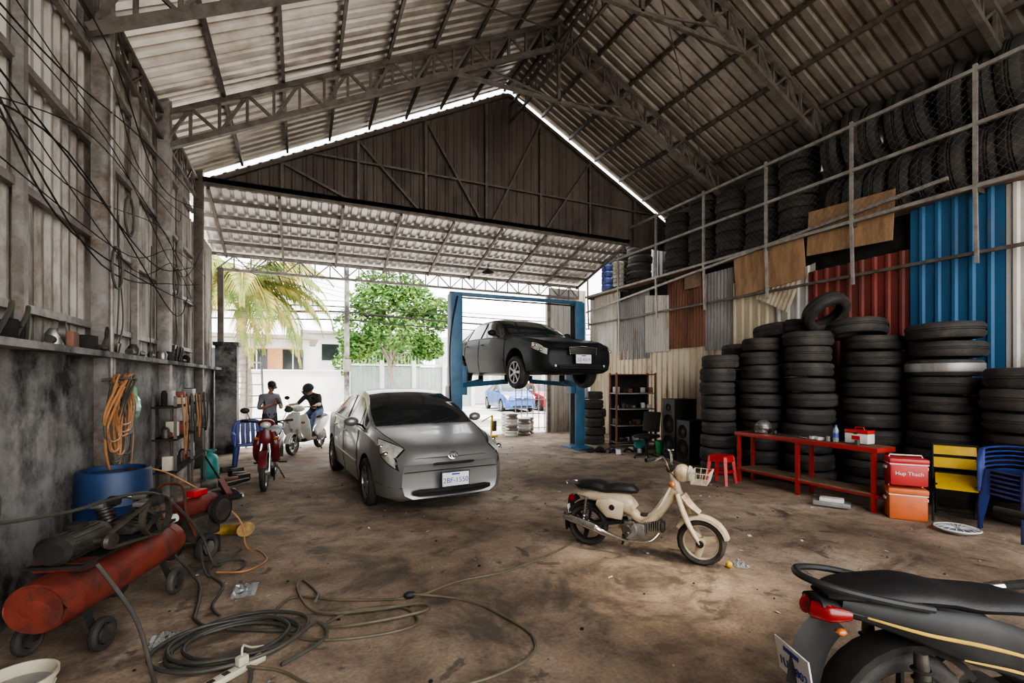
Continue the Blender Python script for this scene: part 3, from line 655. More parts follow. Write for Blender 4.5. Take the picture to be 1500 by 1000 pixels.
def scooter_rider():
    b=B(); r=.23; wb=1.22
    mwheel(b,(0,0,r),r,.1,'alu',5,.014); mwheel(b,(wb,0,r),r,.09,'alu',5,.014)
    fender(b,(wb,0,r),r+.035,.13,10,170,'white'); fender(b,(0,0,r),r+.03,.13,60,190,'matte')
    for s in(1,-1):
        b.tube([(wb,s*.07,r),(wb-.12,s*.06,.6)],.024,'chrome',8)
        b.tube(cr([(.42,s*.12,.42),(.2,s*.15,.56),(-.05,s*.13,.64),(-.32,s*.07,.70)],4),[(.03,.10),(.045,.14),(.04,.11),(.02,.04)],'white',12,up=(0,0,1))
        b.tube(cr([(1.0,s*.12,.86),(1.06,s*.19,.66),(1.0,s*.2,.45),(.85,s*.16,.30)],4),[(.03,.08),(.03,.13),(.025,.12),(.02,.06)],'white',10,up=(0,1,0))
        b.tube(cr([(.98,0,1.0),(.95,s*.16,1.03),(.86,s*.33,1.02)],4),.014,'black',8); b.cyl((.89,s*.26,1.03),(.85,s*.36,1.02),.019,'matte',8)
        b.tube([(.92,s*.22,1.04),(.90,s*.28,1.2)],.006,'black',6); b.sph((.9,s*.3,1.23),(.02,.065,.045),'black',12,8)
        b.sph((1.09,s*.17,.70),(.03,.05,.03),'amber',8,6)
    b.box((.68,0,.285),(.55,.30,.08),'black',bev=.03); b.tube(cr([(1.08,0,.92),(1.13,0,.7),(1.08,0,.48),(.95,0,.33)],4),[(.03,.10),(.03,.14),(.03,.12),(.03,.10)],'white',12,up=(0,1,0))
    b.sph((1.0,0,1.0),(.12,.16,.08),'white',16,10); b.sph((1.10,0,.98),(.035,.09,.05),'lens',12,8)
    b.tube(cr([(-.3,0,.76),(-.1,0,.78),(.15,0,.76),(.42,0,.74)],4),[(.08,.03),(.13,.05),(.13,.05),(.06,.03)],'seat',14,up=(0,0,1))
    b.box((.05,0,.32),(.45,.2,.2),'grease',bev=.05); b.tube([(.1,-.17,.25),(-.3,-.17,.33)],[.05,.05],'matte',12); b.sph((-.34,0,.68),(.04,.09,.04),'taillens',10,6)
    b.tube([(.35,.1,.24),(.3,.22,.012)],.011,'matte',6)
    sc=b.obj('white_scooter',(.42,12.35,0),math.degrees(math.atan2(-.93,-.5)))
    b=B()
    J=dict(pelvis=(.12,0,.93),waist=(.18,0,1.03),chest=(.32,0,1.2),neck=(.42,0,1.31),nk=(.46,0,1.35),
      sL=(.34,.17,1.25),sR=(.34,-.17,1.25),eL=(.52,.27,1.06),eR=(.50,-.28,1.06),wL=(.79,.31,1.07),wR=(.79,-.31,1.07),
      hL=(.14,.10,.89),hR=(.14,-.10,.89),kL=(.60,.17,.82),kR=(.52,-.29,.62),aL=(.66,.12,.42),aR=(.46,-.33,.09),tL=(.80,.12,.37),tR=(.62,-.36,.04))
    rad=dict(pelvis=.13,waist=.12,chest=.14,neck=.06,nk=.05,sL=.065,sR=.065,eL=.046,eR=.046,wL=.028,wR=.028,hL=.085,hR=.085,kL=.062,kR=.062,aL=.042,aR=.042,tL=.036,tR=.036)
    bo=[('pelvis','waist','shirtb'),('waist','chest','shirtb'),('chest','neck','shirtb'),('neck','nk','skin'),('chest','sL','shirtb'),('chest','sR','shirtb'),('sL','eL','shirtb'),('sR','eR','shirtb'),
      ('eL','wL','skin'),('eR','wR','skin'),('pelvis','hL','jeans'),('pelvis','hR','jeans'),('hL','kL','jeans'),('hR','kR','jeans'),('kL','aL','jeans'),('kR','aR','jeans'),('aL','tL','matte'),('aR','tR','matte')]
    q=skinbody(J,bo,rad,'pelvis')
    if q: b.mesh(*q)
    head(b,(.52,0,1.40),(.75,-.35,-.5),(0,0,1),helmet='shirtb')
    hand(b,J['wL'],(.7,.1,-.25),(-.2,0,-1),1,75,1); hand(b,J['wR'],(.7,-.1,-.25),(-.2,0,-1),1,75,-1)
    b.obj('scooter_rider',(.42,12.35,0),math.degrees(math.atan2(-.93,-.5)),ang=60)
# ================================================================== SHELL
XL=-1.78; XR=8.5; YG=10.4; RX=4.59; RZ=8.72; SL=.511
roofz=lambda x:RZ-SL*abs(x-RX)
b=B(); b.plane([(XL-.2,-4,0),(XR+1.3,-4,0),(XR+1.3,13,0),(XL-.2,13,0)],'floor'); b.obj('floor')
b=B(); b.plane([(-60,-60,-.03),(60,-60,-.03),(60,18,-.03),(-60,18,-.03)],'outer')
b.plane([(-60,18,-.03),(60,18,-.03),(60,24.2,-.03),(-60,24.2,-.03)],'street'); b.plane([(-60,24.2,-.02),(60,24.2,-.02),(60,70,-.02),(-60,70,-.02)],'outer'); b.obj('ground_outside')
b=B(); ca=1/math.hypot(1,SL); Lv=V((1,0,SL)).normalized(); Rv=V((-1,0,SL)).normalized()
x0=XL-.15; x1=2*RX-x0
def left(y0,y1,xa,xb): b.corr((xa,y0,roofz(xa)),(0,1,0),y1-y0,Lv,(xb-xa)/ca,(-SL,0,1),'roof',.2,.045)
def right(y0,y1,xa,xb): b.corr((xb,y0,roofz(xb)),(0,1,0),y1-y0,Rv,(xb-xa)/ca,(SL,0,1),'roofR',.2,.045)
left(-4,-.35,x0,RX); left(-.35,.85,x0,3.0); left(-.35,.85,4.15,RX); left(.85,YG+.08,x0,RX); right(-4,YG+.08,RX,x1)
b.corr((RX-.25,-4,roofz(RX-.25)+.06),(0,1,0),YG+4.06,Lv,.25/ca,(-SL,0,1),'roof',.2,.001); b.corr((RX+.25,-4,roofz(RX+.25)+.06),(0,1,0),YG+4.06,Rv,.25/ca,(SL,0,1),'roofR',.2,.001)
b.obj('ceiling_roof')
b=B()
for y in(8.0,5.55,3.1,.65,-1.8):
    for sg in(-1,1):
        e=RX+sg*(RX-XL); b.truss((e,y,roofz(e)-.14),(RX,y,RZ-.14),(0,0,-.46),18,'steel',.08,.04)
    b.beam((2.35,y,7.05),(2*RX-2.35,y,7.05),.06,'steel'); b.beam((RX,y,7.05),(RX,y,RZ-.2),.06,'steel')
    b.beam((3.1,y,7.3),(RX,y,7.05),.03,'steel'); b.beam((2*RX-3.1,y,7.3),(RX,y,7.05),.03,'steel')
    b.beam((2*RX-XL,y,0),(2*RX-XL,y,5.3),.15,'steel')
n=8
for i in range(n+1):
    for sg in(-1,1):
        x=RX+sg*(.12+(RX-XL-.1)*i/n); b.beam((x,-4,roofz(x)-.07),(x,YG,roofz(x)-.07),.045,'steel',.08)
b.truss((RX,8.0,8.2),(RX,5.55,8.2),(0,0,-.4),5,'steel',.05,.03); b.truss((RX,YG,8.2),(RX,8.0,8.2),(0,0,-.4),5,'steel',.05,.03)
b.beam((RX,8,RZ-.3),(XL+2.2,5.55,roofz(XL+2.2)-.25),.02,'steel'); b.beam((RX,5.55,RZ-.3),(2*RX-XL-2.6,8,roofz(2*RX-XL-2.6)-.25),.02,'steel')
b.obj('trim_roof_trusses')
b=B()
b.box((XL-.08,4.3,.93),(.16,16.6,1.86),'conc'); b.box((XL+.02,4.3,1.875),(.36,16.6,.05),'conc')
b.corr((XL-.12,-4,1.9),(0,1,0),YG+4,(0,0,1),3.50,(1,0,0),'wallL',.16,.035)
b.corr((XL-.12,YG,1.9),(0,1,0),2.5,(0,0,1),2.75,(1,0,0),'wallL',.16,.035)
b.obj('wall_left')
b=B()
for y in(10.42,8.0,5.75,3.1,.65): b.box((XL+.05,y,2.8),(.15,.15,5.6),'steelL' if y<9 else 'steel',bev=.008)
for z in(2.16,3.02,3.9,4.75): b.beam((XL-.04,-4,z),(XL-.04,YG,z),.05,'steelL',.06)
b.truss((XL+.03,-3.8,5.35),(XL+.03,YG,5.35),(0,0,-.36),30,'steel',.05,.025)
for y in(9.2,6.9,4.4): b.beam((XL+.0,y,1.9),(XL+.0,y,5.3),.06,'steelL')
b.cyl((XL+.15,5.62,0),(XL+.15,5.62,4.6),.02,'steelL',8)
b.obj('trim_left_wall_frame')
b=B()
for k in range(13):
    ys=[rnd(2.3,4),rnd(4.4,6),rnd(6.4,8),rnd(8.3,10.2)]; z=rnd(2.4,4.6); sgn=[rnd(-.5,.5) for _ in ys]
    b.tube(cr([(XL+.15+.008*k,y,z+q) for y,q in zip(ys,sgn)],7),.0045+.002*(k%2),'matte',5)
for k in range(6):
    y=(3.1,5.75,5.75,6.9,8.0,8.0)[k]+.12; z=rnd(3.2,4.4); b.tube(cr([(XL+.13,y,z),(XL+.17,y+rnd(-.2,.2),z-.7),(XL+.14,y+rnd(-.15,.25),z-1.4),(XL+.16,y+rnd(-.1,.1),2.0)],6),.007,'rubber',5)
for k in range(3):
    y=(5.95,7.9,5.6)[k]; z=(3.3,3.0,2.7)[k]; b.tube([(XL+.2,y+.14*math.cos(a*.628),z+.20*math.sin(a*.628)) for a in range(10)],.012,'rubber',6,closed=True)
b.obj('wall_cables')
b=B()
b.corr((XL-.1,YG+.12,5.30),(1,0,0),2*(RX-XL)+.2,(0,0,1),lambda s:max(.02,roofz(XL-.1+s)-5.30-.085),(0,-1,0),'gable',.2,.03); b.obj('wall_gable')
b=B()
for sg in(-1,1):
    e=RX+sg*(RX-XL); b.beam((e,YG,roofz(e)-.22),(RX,YG,RZ-.22),.07,'steel'); 
b.truss((XL,YG,5.38),(8.15,YG,5.38),(0,0,-.001),1,'steel',.09,.01)
for i in range(1,8):
    x=XL+i*1.45
    if x<10.3: b.beam((x,YG+.03,5.35),(x,YG+.03,roofz(x)-.2),.06,'steel')
    if i<7:
        if x<RX-.8: b.beam((x+1.3,YG+.02,5.4),(x,YG+.02,roofz(x)-.25),.045,'steel')
        elif x>RX+.6: b.beam((x-1.3,YG+.02,5.4),(x,YG+.02,roofz(x)-.25),.045,'steel')
b.beam((XL+2,YG+.02,6.25),(2*RX-XL-2,YG+.02,6.25),.04,'steel')
b.obj('trim_gable_frame')
b=B(); yc=12.85; zc=4.62; cv=V((0,yc+.2-YG,zc-5.36)); b.corr((XL-.2,YG-.05,5.36),(1,0,0),10.15,cv,cv.length,(0,0,1),'canopy',.2,.035); b.obj('ceiling_canopy')
b=B()
for i in range(6):
    t=i/5; b.beam((XL-.1,YG+(yc-YG)*t,5.31-(5.31-zc+.04)*t),(8.1,YG+(yc-YG)*t,5.31-(5.31-zc+.04)*t),.05,'steel',.07)
for i in range(9):
    x=XL+.2+i*1.2; 
    if x<8.1: b.beam((x,YG,5.24),(x,yc,zc-.1),.05,'steel',.06)
b.truss((XL,yc,zc-.06),(8.1,yc,zc-.06),(0,0,-.34),28,'steelL',.06,.03)
b.box((XL+.08,yc,2.1),(.12,.12,4.3),'steel'); b.box((7.0,yc,2.1),(.12,.12,4.3),'steelL')
b.cyl((4.6,11.8,4.75),(4.6,11.8,4.60),.012,'matte',6); b.lathe([(.02,.1),(.05,.06),(.16,0),(.17,-.01)],(4.6,11.8,4.52),(0,0,1),'matte',20)
b.obj('trim_canopy_frame')
b=B()
b.box((XR+.08,4.4,2.1),(.06,16.8,4.2),'matte')
def sh(y0,y1,z0,z1,m,dx=0,kind='trap',sl=0,pitch=.19):
    b.corr((XR-dx,y0,z0),(0,1,0),y1-y0,(0,0,1),lambda s:(z1-z0)+sl*s,(-1,0,0),m,pitch,.028,kind)
sh(8.0,12.7,0,2.45,'cream',.03); sh(5.2,8.0,0,2.5,'cream',.0); sh(-4,5.2,0,2.5,'rust',.0,'sin',0,.09)
sh(11.2,12.75,2.3,4.2,'whites',.02); sh(9.9,11.2,2.2,4.0,'greys',.05,'sin',-.1,.09); sh(9.15,10.0,2.35,3.75,'whites',.08,'sin',.15,.09)
sh(8.0,9.2,2.4,4.05,'rust',.06,'sin',.06,.09); sh(7.25,8.05,2.3,4.05,'greys',.03,'sin',0,.09); sh(6.3,7.25,2.4,3.55,'cream',.06,'trap',.15); sh(5.5,6.35,2.3,3.75,'whites',.03,'trap',-.25)
sh(4.0,5.6,1.6,3.62,'reds',.07,'trap',-.02); sh(2.97,4.02,1.6,4.25,'blues',.10,'trap',-.06); sh(1.6,2.98,1.6,4.2,'whites',.05); sh(-4,1.7,1.4,4.2,'greys',.02)
b.corr((XR-.14,5.95,2.9),(0,1,.55),.8,(0,-.45,1),.75,(-1,0,0),'cream',.09,.02,'sin')
b.obj('wall_right')
b=B()
b.box((XR-.16,4.88,4.22),(.02,1.35,.78),'ply',(3,0,0)); b.box((XR-.18,6.35,3.84),(.02,1.5,.85),'ply',(-4,0,0)); b.box((XR-.15,8.3,3.95),(.02,.5,.35),'wood'); b.obj('plywood_panels')
b=B()
b.corr((XR+1.35,-4,4.2),(0,1,0),16.6,(0,0,1),1.75,(-1,0,0),'greys',.2,.03); b.obj('wall_right_upper')
XF=8.22
b=B()
b.box((9.05,4.6,4.24),(1.6,16.2,.06),'wood'); 
for y in[-3+i*1.55 for i in range(11)]:
    b.beam((XF,y,4.15),(XF,y,5.85),.045,'rail'); b.beam((XF,y,4.18),(9.8,y,4.18),.06,'steel',.08)
    if y>2: b.beam((XR-.24,y,3.2),(XF,y,4.15),.04,'rail')
for z in(4.22,5.05,5.78): b.beam((XF,-3.5,z),(XF,12.6,z),.05,'rail')
b.beam((XF+.02,3.5,4.45),(XF+.02,12.6,3.75),.05,'rail'); b.beam((XR-.2,-3,3.35),(XR-.2,12.6,3.35),.045,'steel')
b.obj('trim_mezzanine_frame')
b=B(); st=.115; zt_,zb_=5.76,4.25; H=zt_-zb_; y=-1.0
while y<12.4:
    b.beam((XF-.01,y,zb_),(XF-.01,min(y+H,12.5),zb_+min(H,12.5-y)),.0028,'wire'); b.beam((XF-.016,y,zt_),(XF-.016,min(y+H,12.5),zt_-min(H,12.5-y)),.0028,'wire'); y+=st
b.obj('chain_link_fence')
y=-.4; b=B()
while y<5.7:
    r=rnd(.50,.54); w=rnd(.26,.31); a=rnd(-.30,.05)
    tyre(b,(9.10+rnd(-.02,.02),y,4.28+r),(a*.6,1,rnd(-.05,.05)),r,w,40)
    r2=rnd(.48,.54); tyre(b,(9.0+rnd(-.06,.03),y+.02,4.28+2*r+r2*.95),(a+rnd(-.1,.1),1,rnd(-.1,.1)),r2,w*.95,40)
    y+=.34
b.obj('truck_tires_on_mezzanine')
b=B(); y=6.15; k=0
hs=[8,8,7,8,7,8,8,6,8,7]
while y<12.2:
    if 9.9<y<10.9: y=10.95
    r=rnd(.36,.41); z=4.28+.12
    for i in range(hs[k%10]):
        tyre(b,(8.97+rnd(-.03,.03),y+rnd(-.02,.02),z),(rnd(-.04,.04),rnd(-.04,.04),1),r*rnd(.95,1),.22,32); z+=.225
    y+=r*2+.05;k+=1
b.obj('car_tires_on_mezzanine')
b=B()
for i in range(5): tyre(b,(0,0,.1+.2*i),(0,0,1),.16,.19,28,m='bluep')
for i in range(6): tyre(b,(.0,-.58,.09+.12*i),(0,0,1),.16,.11,28,m='ivory' if i%2 else 'whites')
b.obj('wrapped_tire_stack',(8.40,11.75,4.28))
stack('tire_stack',6.7,6.08,0,9,.305,.225); stack('tire_stack',7.2,5.6,0,10,.355,.23); stack('tire_stack',7.36,4.88,0,10,.36,.235)
stack('tire_stack',7.82,4.22,0,10,.42,.225,extra=((-.05,.2,.0,(0.1,.1,1),.40),)); stack('tire_stack',7.9,3.38,0,10,.43,.235,white=7); stack('tire_stack',7.72,2.5,0,7,.44,.25); stack('tire_stack',7.8,1.55,0,8,.42,.24)
stack('tire_stack',8.05,6.05,0,10,.36,.235,extra=((-.05,-.1,.0,(0,.15,1),.36),)); stack('tire_stack',7.50,6.35,0,10,.30,.225)
b=B(); tyre(b,(0,0,0),(.15,.75,.75),.36,.22,44); b.obj('leaning_tire',(7.80,4.90,2.74))
b=B(); tyre(b,(0,0,0),(.1,-.1,1),.33,.22,44); b.obj('loose_tire',(8.05,5.42,2.55))
stack('tire_stack',6.85,10.15,0,6,.30,.22)
# ================================================================== OBJECTS
car('silver_hatchback_car',PRIUS,'silver',(1.49,7.80),math.degrees(math.atan2(-.995,.09)))
car('sedan_on_lift',SEDAN,'darkcar',(4.55,9.7),-86,z0=1.56,plate='2Z-4319',droop=.10)
car('parked_blue_car',PRIUS,'bluecar',(10.3,23.4),-96,z0=-.02,plate=None); car('parked_red_car',SEDAN,'redcar',(12.45,23.4),-94,z0=-.02,plate=None)
b=B()
for x,s in((3.02,1),(6.08,-1)):
    b.box((x,9.7,1.75),(.25,.30,3.44),'liftb',bev=.015); b.box((x+s*.10,9.7,1.75),(.08,.16,3.3),'matte'); b.box((x,9.7,.02),(.5,.62,.04),'liftb',bev=.005)
    b.box((x+s*.16,9.7,1.62),(.16,.24,.62),'liftb',bev=.01); b.box((x-s*.17,9.62,1.35),(.1,.14,.3),'greys',bev=.01)
    for dy in(-1,1):
        b.beam((x+s*.18,9.7+dy*.08,1.52),(x+s*.88,9.7+dy*.78,1.60),.11,'liftb',.10); b.cyl((x+s*.88,9.7+dy*.78,1.60),(x+s*.88,9.7+dy*.78,1.735),.06,'matte',14)
    b.beam((x-s*.14,9.5,.05),(x+s*.3,9.5,.05),.04,'liftb')
b.box((4.55,9.7,3.48),(3.3,.12,.07),'liftb',bev=.01); b.beam((3.1,9.78,3.42),(6.0,9.78,3.42),.03,'matte')
b.tube(cr([(3.02,9.5,3.4),(2.86,9.5,2.5),(2.86,9.5,1.4),(2.9,9.5,.9)],5),.014,'matte',6)
b.obj('two_post_car_lift')
moped()
underbone('black_motorcycle',(2.20,1.09,0),-20,'black','dull',plate='1U-1802',mirrors=False)
underbone('red_motorcycle',(-.42,9.05,0),-93,'maroon','black',sh=.72)
scooter_rider(); man_standing()
b=B(); X0,X1,Y0,Y1,H=6.43,6.82,3.42,5.5,.80
b.box(((X0+X1)/2,(Y0+Y1)/2,H-.03),(X1-X0,Y1-Y0,.06),'red',bev=.008); b.box(((X0+X1)/2,(Y0+Y1)/2,H+.002),(X1-X0-.05,Y1-Y0-.05,.006),'rust')
for x in(X0+.04,X1-.04):
    for y in(Y0+.06,(Y0+Y1)/2,Y1-.06): b.box((x,y,H/2-.03),(.045,.045,H-.06),'red')
    b.beam((x,Y0,.2),(x,Y1,.2),.035,'red')
for y in(Y0+.06,Y1-.06): b.beam((X0,y,.2),(X1,y,.2),.035,'red')
b.box(((X0+X1)/2,(Y0+Y1)/2,.225),(X1-X0-.04,Y1-Y0-.1,.02),'wood'); b.obj('red_workbench')
b=B(); b.sph((0,0,.12),(.15,.12,.13),'alu',20,12,z0=-.6); b.sph((0,0,.10),(.152,.122,.10),'black',20,8,z0=-.6,z1=.3); b.tube([(-.10,-.1,.1),(-.16,-.05,.11),(-.17,0,.11),(-.16,.05,.11),(-.1,.1,.1)],[(.006,.055)]*5,'chrome',8,up=(0,0,1)); b.obj('motorcycle_helmet',(6.62,5.12,.765),20)
b=B(); b.box((0,0,.075),(.16,.28,.13),'white',bev=.015); b.box((0,0,.16),(.165,.285,.05),'redp',bev=.012); b.box((-.082,0,.085),(.004,.10,.05),'redp'); b.tube([(0,-.06,.18),(0,-.05,.215),(0,.05,.215),(0,.06,.18)],.008,'redp',6); b.box((-.085,0,.145),(.01,.04,.03),'chrome'); b.obj('red_white_toolbox',(6.66,3.75,.805))
b=B(); b.lathe([(.001,0),(.033,0),(.034,.14),(.03,.17),(.014,.20),(.014,.225),(.001,.226)],(0,0,0),(0,0,1),'water',16); b.cyl((0,0,.205),(0,0,.23),.016,'bluep',12); b.lathe([(.0345,.06),(.0348,.12)],(0,0,0),(0,0,1),'bluep',16); b.obj('water_bottle',(6.58,4.0,.805))
b=B()
for i in range(14):
    y=rnd(-.75,.5); x=rnd(-.12,.12); k=i%3
    if k==0: b.tube([(x,y,.012),(x+rnd(-.05,.05),y+.12,.012)],[.012,.007],'chrome',6)
    elif k==1: b.box((x,y,.02),(.06,.09,.04),'white' if i%2 else 'black',(0,0,rnd(0,90)),bev=.006)
    else: b.lathe([(.001,0),(.028,0),(.028,.06),(.001,.062)],(x,y,0),(0,0,1),'grease' if i%2 else 'greys',12)
b.tube(cr([(.05,.0,.01),(-.08,.15,.012),(.06,.25,.012),(-.06,.4,.012),(.1,.45,.012)],5),.008,'matte',6)
b.obj('bench_tools',(6.6,4.45,.805))
def cooler(name,loc,m,rz,h,txt):
    b=B(); b.box((0,0,h*.4),(.28,.36,h*.8),m,bev=.025); b.box((0,0,h*.9),(.30,.38,h*.2),m,bev=.025); b.box((0,0,h*.79),(.285,.365,.012),'white')
    for s in(1,-1): b.box((0,s*.195,h*.62),(.10,.02,.035),'white',bev=.005)
    b.tube([(0,-.16,h+.0),(0,-.15,h+.025),(0,.15,h+.025),(0,.16,h)],.008,'white',6)
    if txt: b.text(txt,.06,Mx.Translation(V((-.1425,0,h*.45)))@Mx.Rotation(R(-90),4,'Z')@Mx.Rotation(R(90),4,'X'),'white')
    return b.obj(name,loc,rz)
cooler('orange_cooler_box',(6.58,3.20,0),'orange',38,.37,None); cooler('red_cooler_box',(6.58,3.20,.40),'redp',41,.32,'Hup Thach')
b=B()
b.box((0,0,.44),(.28,.28,.03),'redp',bev=.012); b.box((0,0,.36),(.30,.30,.015),'redp')
for a in((1,1),(1,-1),(-1,1),(-1,-1)):
    b.tube([(a[0]*.12,a[1]*.12,.43),(a[0]*.16,a[1]*.16,.0)],[(.035,.035),(.028,.028)],'redp',4)
for a in((1,0),(-1,0),(0,1),(0,-1)): b.box((a[0]*.135,a[1]*.135,.40),(.02 if a[0] else .25,.02 if a[1] else .25,.08),'redp'); b.box((a[0]*.148,a[1]*.148,.20),(.012 if a[0] else .27,.012 if a[1] else .27,.03),'redp')
b.obj('red_plastic_stool',(6.08,5.45,0),15)
def monobloc(b,z,m='bluep'):
    b.tube(cr([(.24,0,.42+z),(.1,0,.415+z),(-.1,0,.405+z),(-.20,0,.41+z)],3),[(.20,.012),(.22,.012),(.21,.012),(.19,.012)],m,10,up=(0,0,1))
    for y in(-.17,-.085,0,.085,.17): b.tube(cr([(-.20,y,.42+z),(-.25,y*1.02,.60+z),(-.29,y*.95,.80+z)],3),[(.034,.006)]*3,m,6,up=(1,0,0))
    b.tube(cr([(-.19,-.24,.42+z),(-.25,-.235,.65+z),(-.29,-.19,.80+z),(-.305,0,.84+z),(-.29,.19,.80+z),(-.25,.235,.65+z),(-.19,.24,.42+z)],4),[(.038,.012)]*7,m,8,up=(1,0,0))
    for s in(1,-1):
        b.tube(cr([(-.25,s*.245,.64+z),(-.05,s*.275,.66+z),(.18,s*.27,.645+z),(.24,s*.26,.6+z),(.25,s*.25,.42+z)],4),[(.030,.010)]*5,m,8,up=(0,0,1))
        b.tube([(.22,s*.21,.42+z),(.27,s*.25,.0+z)],[(.045,.014),(.026,.012)],m,6,up=(1,0,0)); b.tube([(-.2,s*.2,.42+z),(-.29,s*.24,.0+z)],[(.045,.014),(.026,.012)],m,6,up=(1,0,0))
b=B(); 
for i in range(6): monobloc(b,.05*i)
b.obj('blue_plastic_chair_stack',(6.92,2.27,0),150)
b=B(); monobloc(b,0); b.obj('blue_plastic_chair',(-.88,10.15,0),-80)
def folding(name,loc,rz):
    b=B()
    for s in(1,-1):
        b.tube([(.20,s*.2,.01),(-.22,s*.2,.86)],.011,'matte',8); b.tube([(-.24,s*.17,.01),(.16,s*.17,.44)],.011,'matte',8)
        b.tube([(-.10,s*.185,.45),(.2,s*.185,.44)],.01,'matte',6)
    b.beam((-.22,-.2,.86),(-.22,.2,.86),.022,'matte'); b.beam((-.20,-.17,.06),(-.20,.17,.06),.018,'matte'); b.beam((.16,-.2,.09),(.16,.2,.09),.018,'matte')
    b.box((.05,0,.46),(.34,.36,.022),'yellow',(0,22,0),bev=.01); b.box((-.205,0,.80),(.018,.40,.13),'yellow',(0,-26,0),bev=.008); b.box((-.145,0,.65),(.018,.40,.13),'yellow',(0,-26,0),bev=.008)
    return b.obj(name,loc,rz)
folding('yellow_folding_chair',(6.95,2.88,0),205); 
b=B(); b.lathe([(.001,.02),(.12,.025),(.165,.04),(.18,.05),(.19,.05),(.17,.03),(.12,.0),(.001,0)],(0,0,0),(0,0,1),'water',28); b.tube([(.19*math.cos(R(a)),.19*math.sin(R(a)),.05) for a in range(0,360,15)],.008,'white',6,closed=True)
for k in range(16): b.tube([(.03*math.cos(k*.393),.03*math.sin(k*.393),.05),(.12*math.cos(k*.393),.12*math.sin(k*.393),.065),(.19*math.cos(k*.393),.19*math.sin(k*.393),.05)],.003,'white',5)
b.obj('fan_grille',(6.45,2.66,.0),20)
b=B()
b.box((0,0,.42),(.5,.46,.84),'black',bev=.01)
for z,r in((.28,.17),(.62,.12)): b.lathe([(.001,-.02),(r*.4,.0),(r,.0),(r*1.08,.012),(r*1.1,0)],(-.252,0,z),(-1,0,0),'matte',28)
b.box((0,.52,.62),(.5,.46,1.24),'black',bev=.01)
for z,r in((.3,.18),(.72,.18),(1.06,.07)): b.lathe([(.001,-.02),(r*.4,.0),(r,.0),(r*1.08,.012),(r*1.1,0)],(-.252,.52,z),(-1,0,0),'matte',28)
b.obj('black_speaker_cabinets',(7.1,7.02,0),-12)
b=B()
for x in(-.5,.5):
    for y in(-.2,.2): b.box((x,y,.9),(.04,.04,1.8),'rust')
for z in(.12,.52,.92,1.3,1.76):
    b.box((0,0,z),(1.02,.42,.025),'greys' if z<1.7 else 'reds')
for z in(.14,.54,.94,1.32):
    for i in range(6):
        x=-.42+i*.165; h=rnd(.05,.16)
        if rnd(0,1)<.5: b.lathe([(.001,0),(.05,0),(.05,h),(.001,h+.002)],(x,rnd(-.1,.1),z),(0,0,1),random.choice(['white','grease','greys','grease','matte']),12)
        else: b.box((x,rnd(-.1,.1),z+h/2),(.12,.18,h),random.choice(['white','grease','greys','rust','matte']),(0,0,rnd(-20,20)),bev=.006)
b.box((0,.205,.9),(1.0,.01,1.75),'matte'); b.obj('metal_shelf_rack',(7.45,9.35,0),-14)
def bucket(name,loc,m,r=.15,h=.28,fill=None):
    b=B(); b.lathe([(.001,.0),(r*.78,0),(r,h),(r*1.06,h),(r*1.06,h-.02),(r*.99,h-.02),(r*.96,h-.01),(r*.76,.015),(.001,.015)],(0,0,0),(0,0,1),m,28)
    b.tube([(r*1.04*math.cos(R(a)),r*1.04*math.sin(R(a))*.4-.0,h-.04-abs(math.sin(R(a)))*r*.7) for a in range(180,361,20)],.004,'chrome',5)
    if fill: b.lathe([(.001,h*.8),(r*.93,h*.8)],(0,0,0),(0,0,1),fill,24)
    return b.obj(name,loc)
bucket('green_bucket',(7.3,8.15,0),'green'); bucket('teal_bucket',(7.05,8.6,0),'teal',.13,.24); bucket('white_paint_bucket',(-1.2,2.93,0),'ivory',.14,.27,'greys')
b=B()
for i in range(16):
    p=(rnd(-.6,.6),rnd(-.25,.25))
    if i%2: b.box((p[0],p[1],.05),(rnd(.08,.2),rnd(.06,.14),.1),random.choice(['grease','white','matte','bluep']),(0,0,rnd(0,90)),bev=.01)
    else: b.tube(cr([(p[0],p[1],.03),(p[0]+.1,p[1]+.05,.08),(p[0]+.2,p[1]-.03,.03)],4),.025,random.choice(['grease','matte','tyre']),8)
b.obj('scrap_parts_pile',(6.5,8.75,0),-20)
b=B()
for k in range(5): b.tube([(0,0,.09),(.26*math.cos(k*1.257),.26*math.sin(k*1.257),.05)],.018,'matte',6); b.sph((.26*math.cos(k*1.257),.26*math.sin(k*1.257),.025),.025,'matte',8,6)
b.cyl((0,0,.06),(0,0,.42),.03,'matte',10); b.box((0,0,.46),(.42,.4,.07),'seat',bev=.025); b.box((.2,0,.75),(.05,.38,.42),'seat',(0,10,0),bev=.02); b.beam((.15,0,.44),(.2,0,.62),.04,'matte'); b.obj('black_office_chair',(6.6,7.82,0),20)
# compressor
b=B()
b.tube(cr([(-.60,0,.40),(-.58,0,.40),(-.5,0,.40),(.5,0,.40),(.58,0,.40),(.60,0,.40)],4),[.03,.13,.175,.175,.13,.03],'tank',28)
for x in(-.3,.3): b.lathe([(.176,-.01),(.179,0),(.176,.01)],(x*1.6,0,.40),(1,0,0),'tank',28)
for x in(-.38,.38):
    b.box((x,0,.60),(.10,.28,.06),'tank'); 
    for s in(1,-1):
        b.beam((x,s*.10,.28),(x,s*.17,.10),.03,'matte'); tyre(b,(x,s*.20,.115),(0,1,0),.098,.05,24); b.cyl((x,s*.17,.115),(x,s*.23,.115),.055,'grease',14)
b.box((0,0,.615),(.95,.30,.02),'matte')
b.tube([(-.47,0,.73),(-.13,0,.73)],[.10,.10],'grease',20)
for k in range(16):
    a=k*math.pi/8; b.box((-.3,math.cos(a)*.103,.73+math.sin(a)*.103),(.26,.012,.014),'grease',(math.degrees(a),0,0))
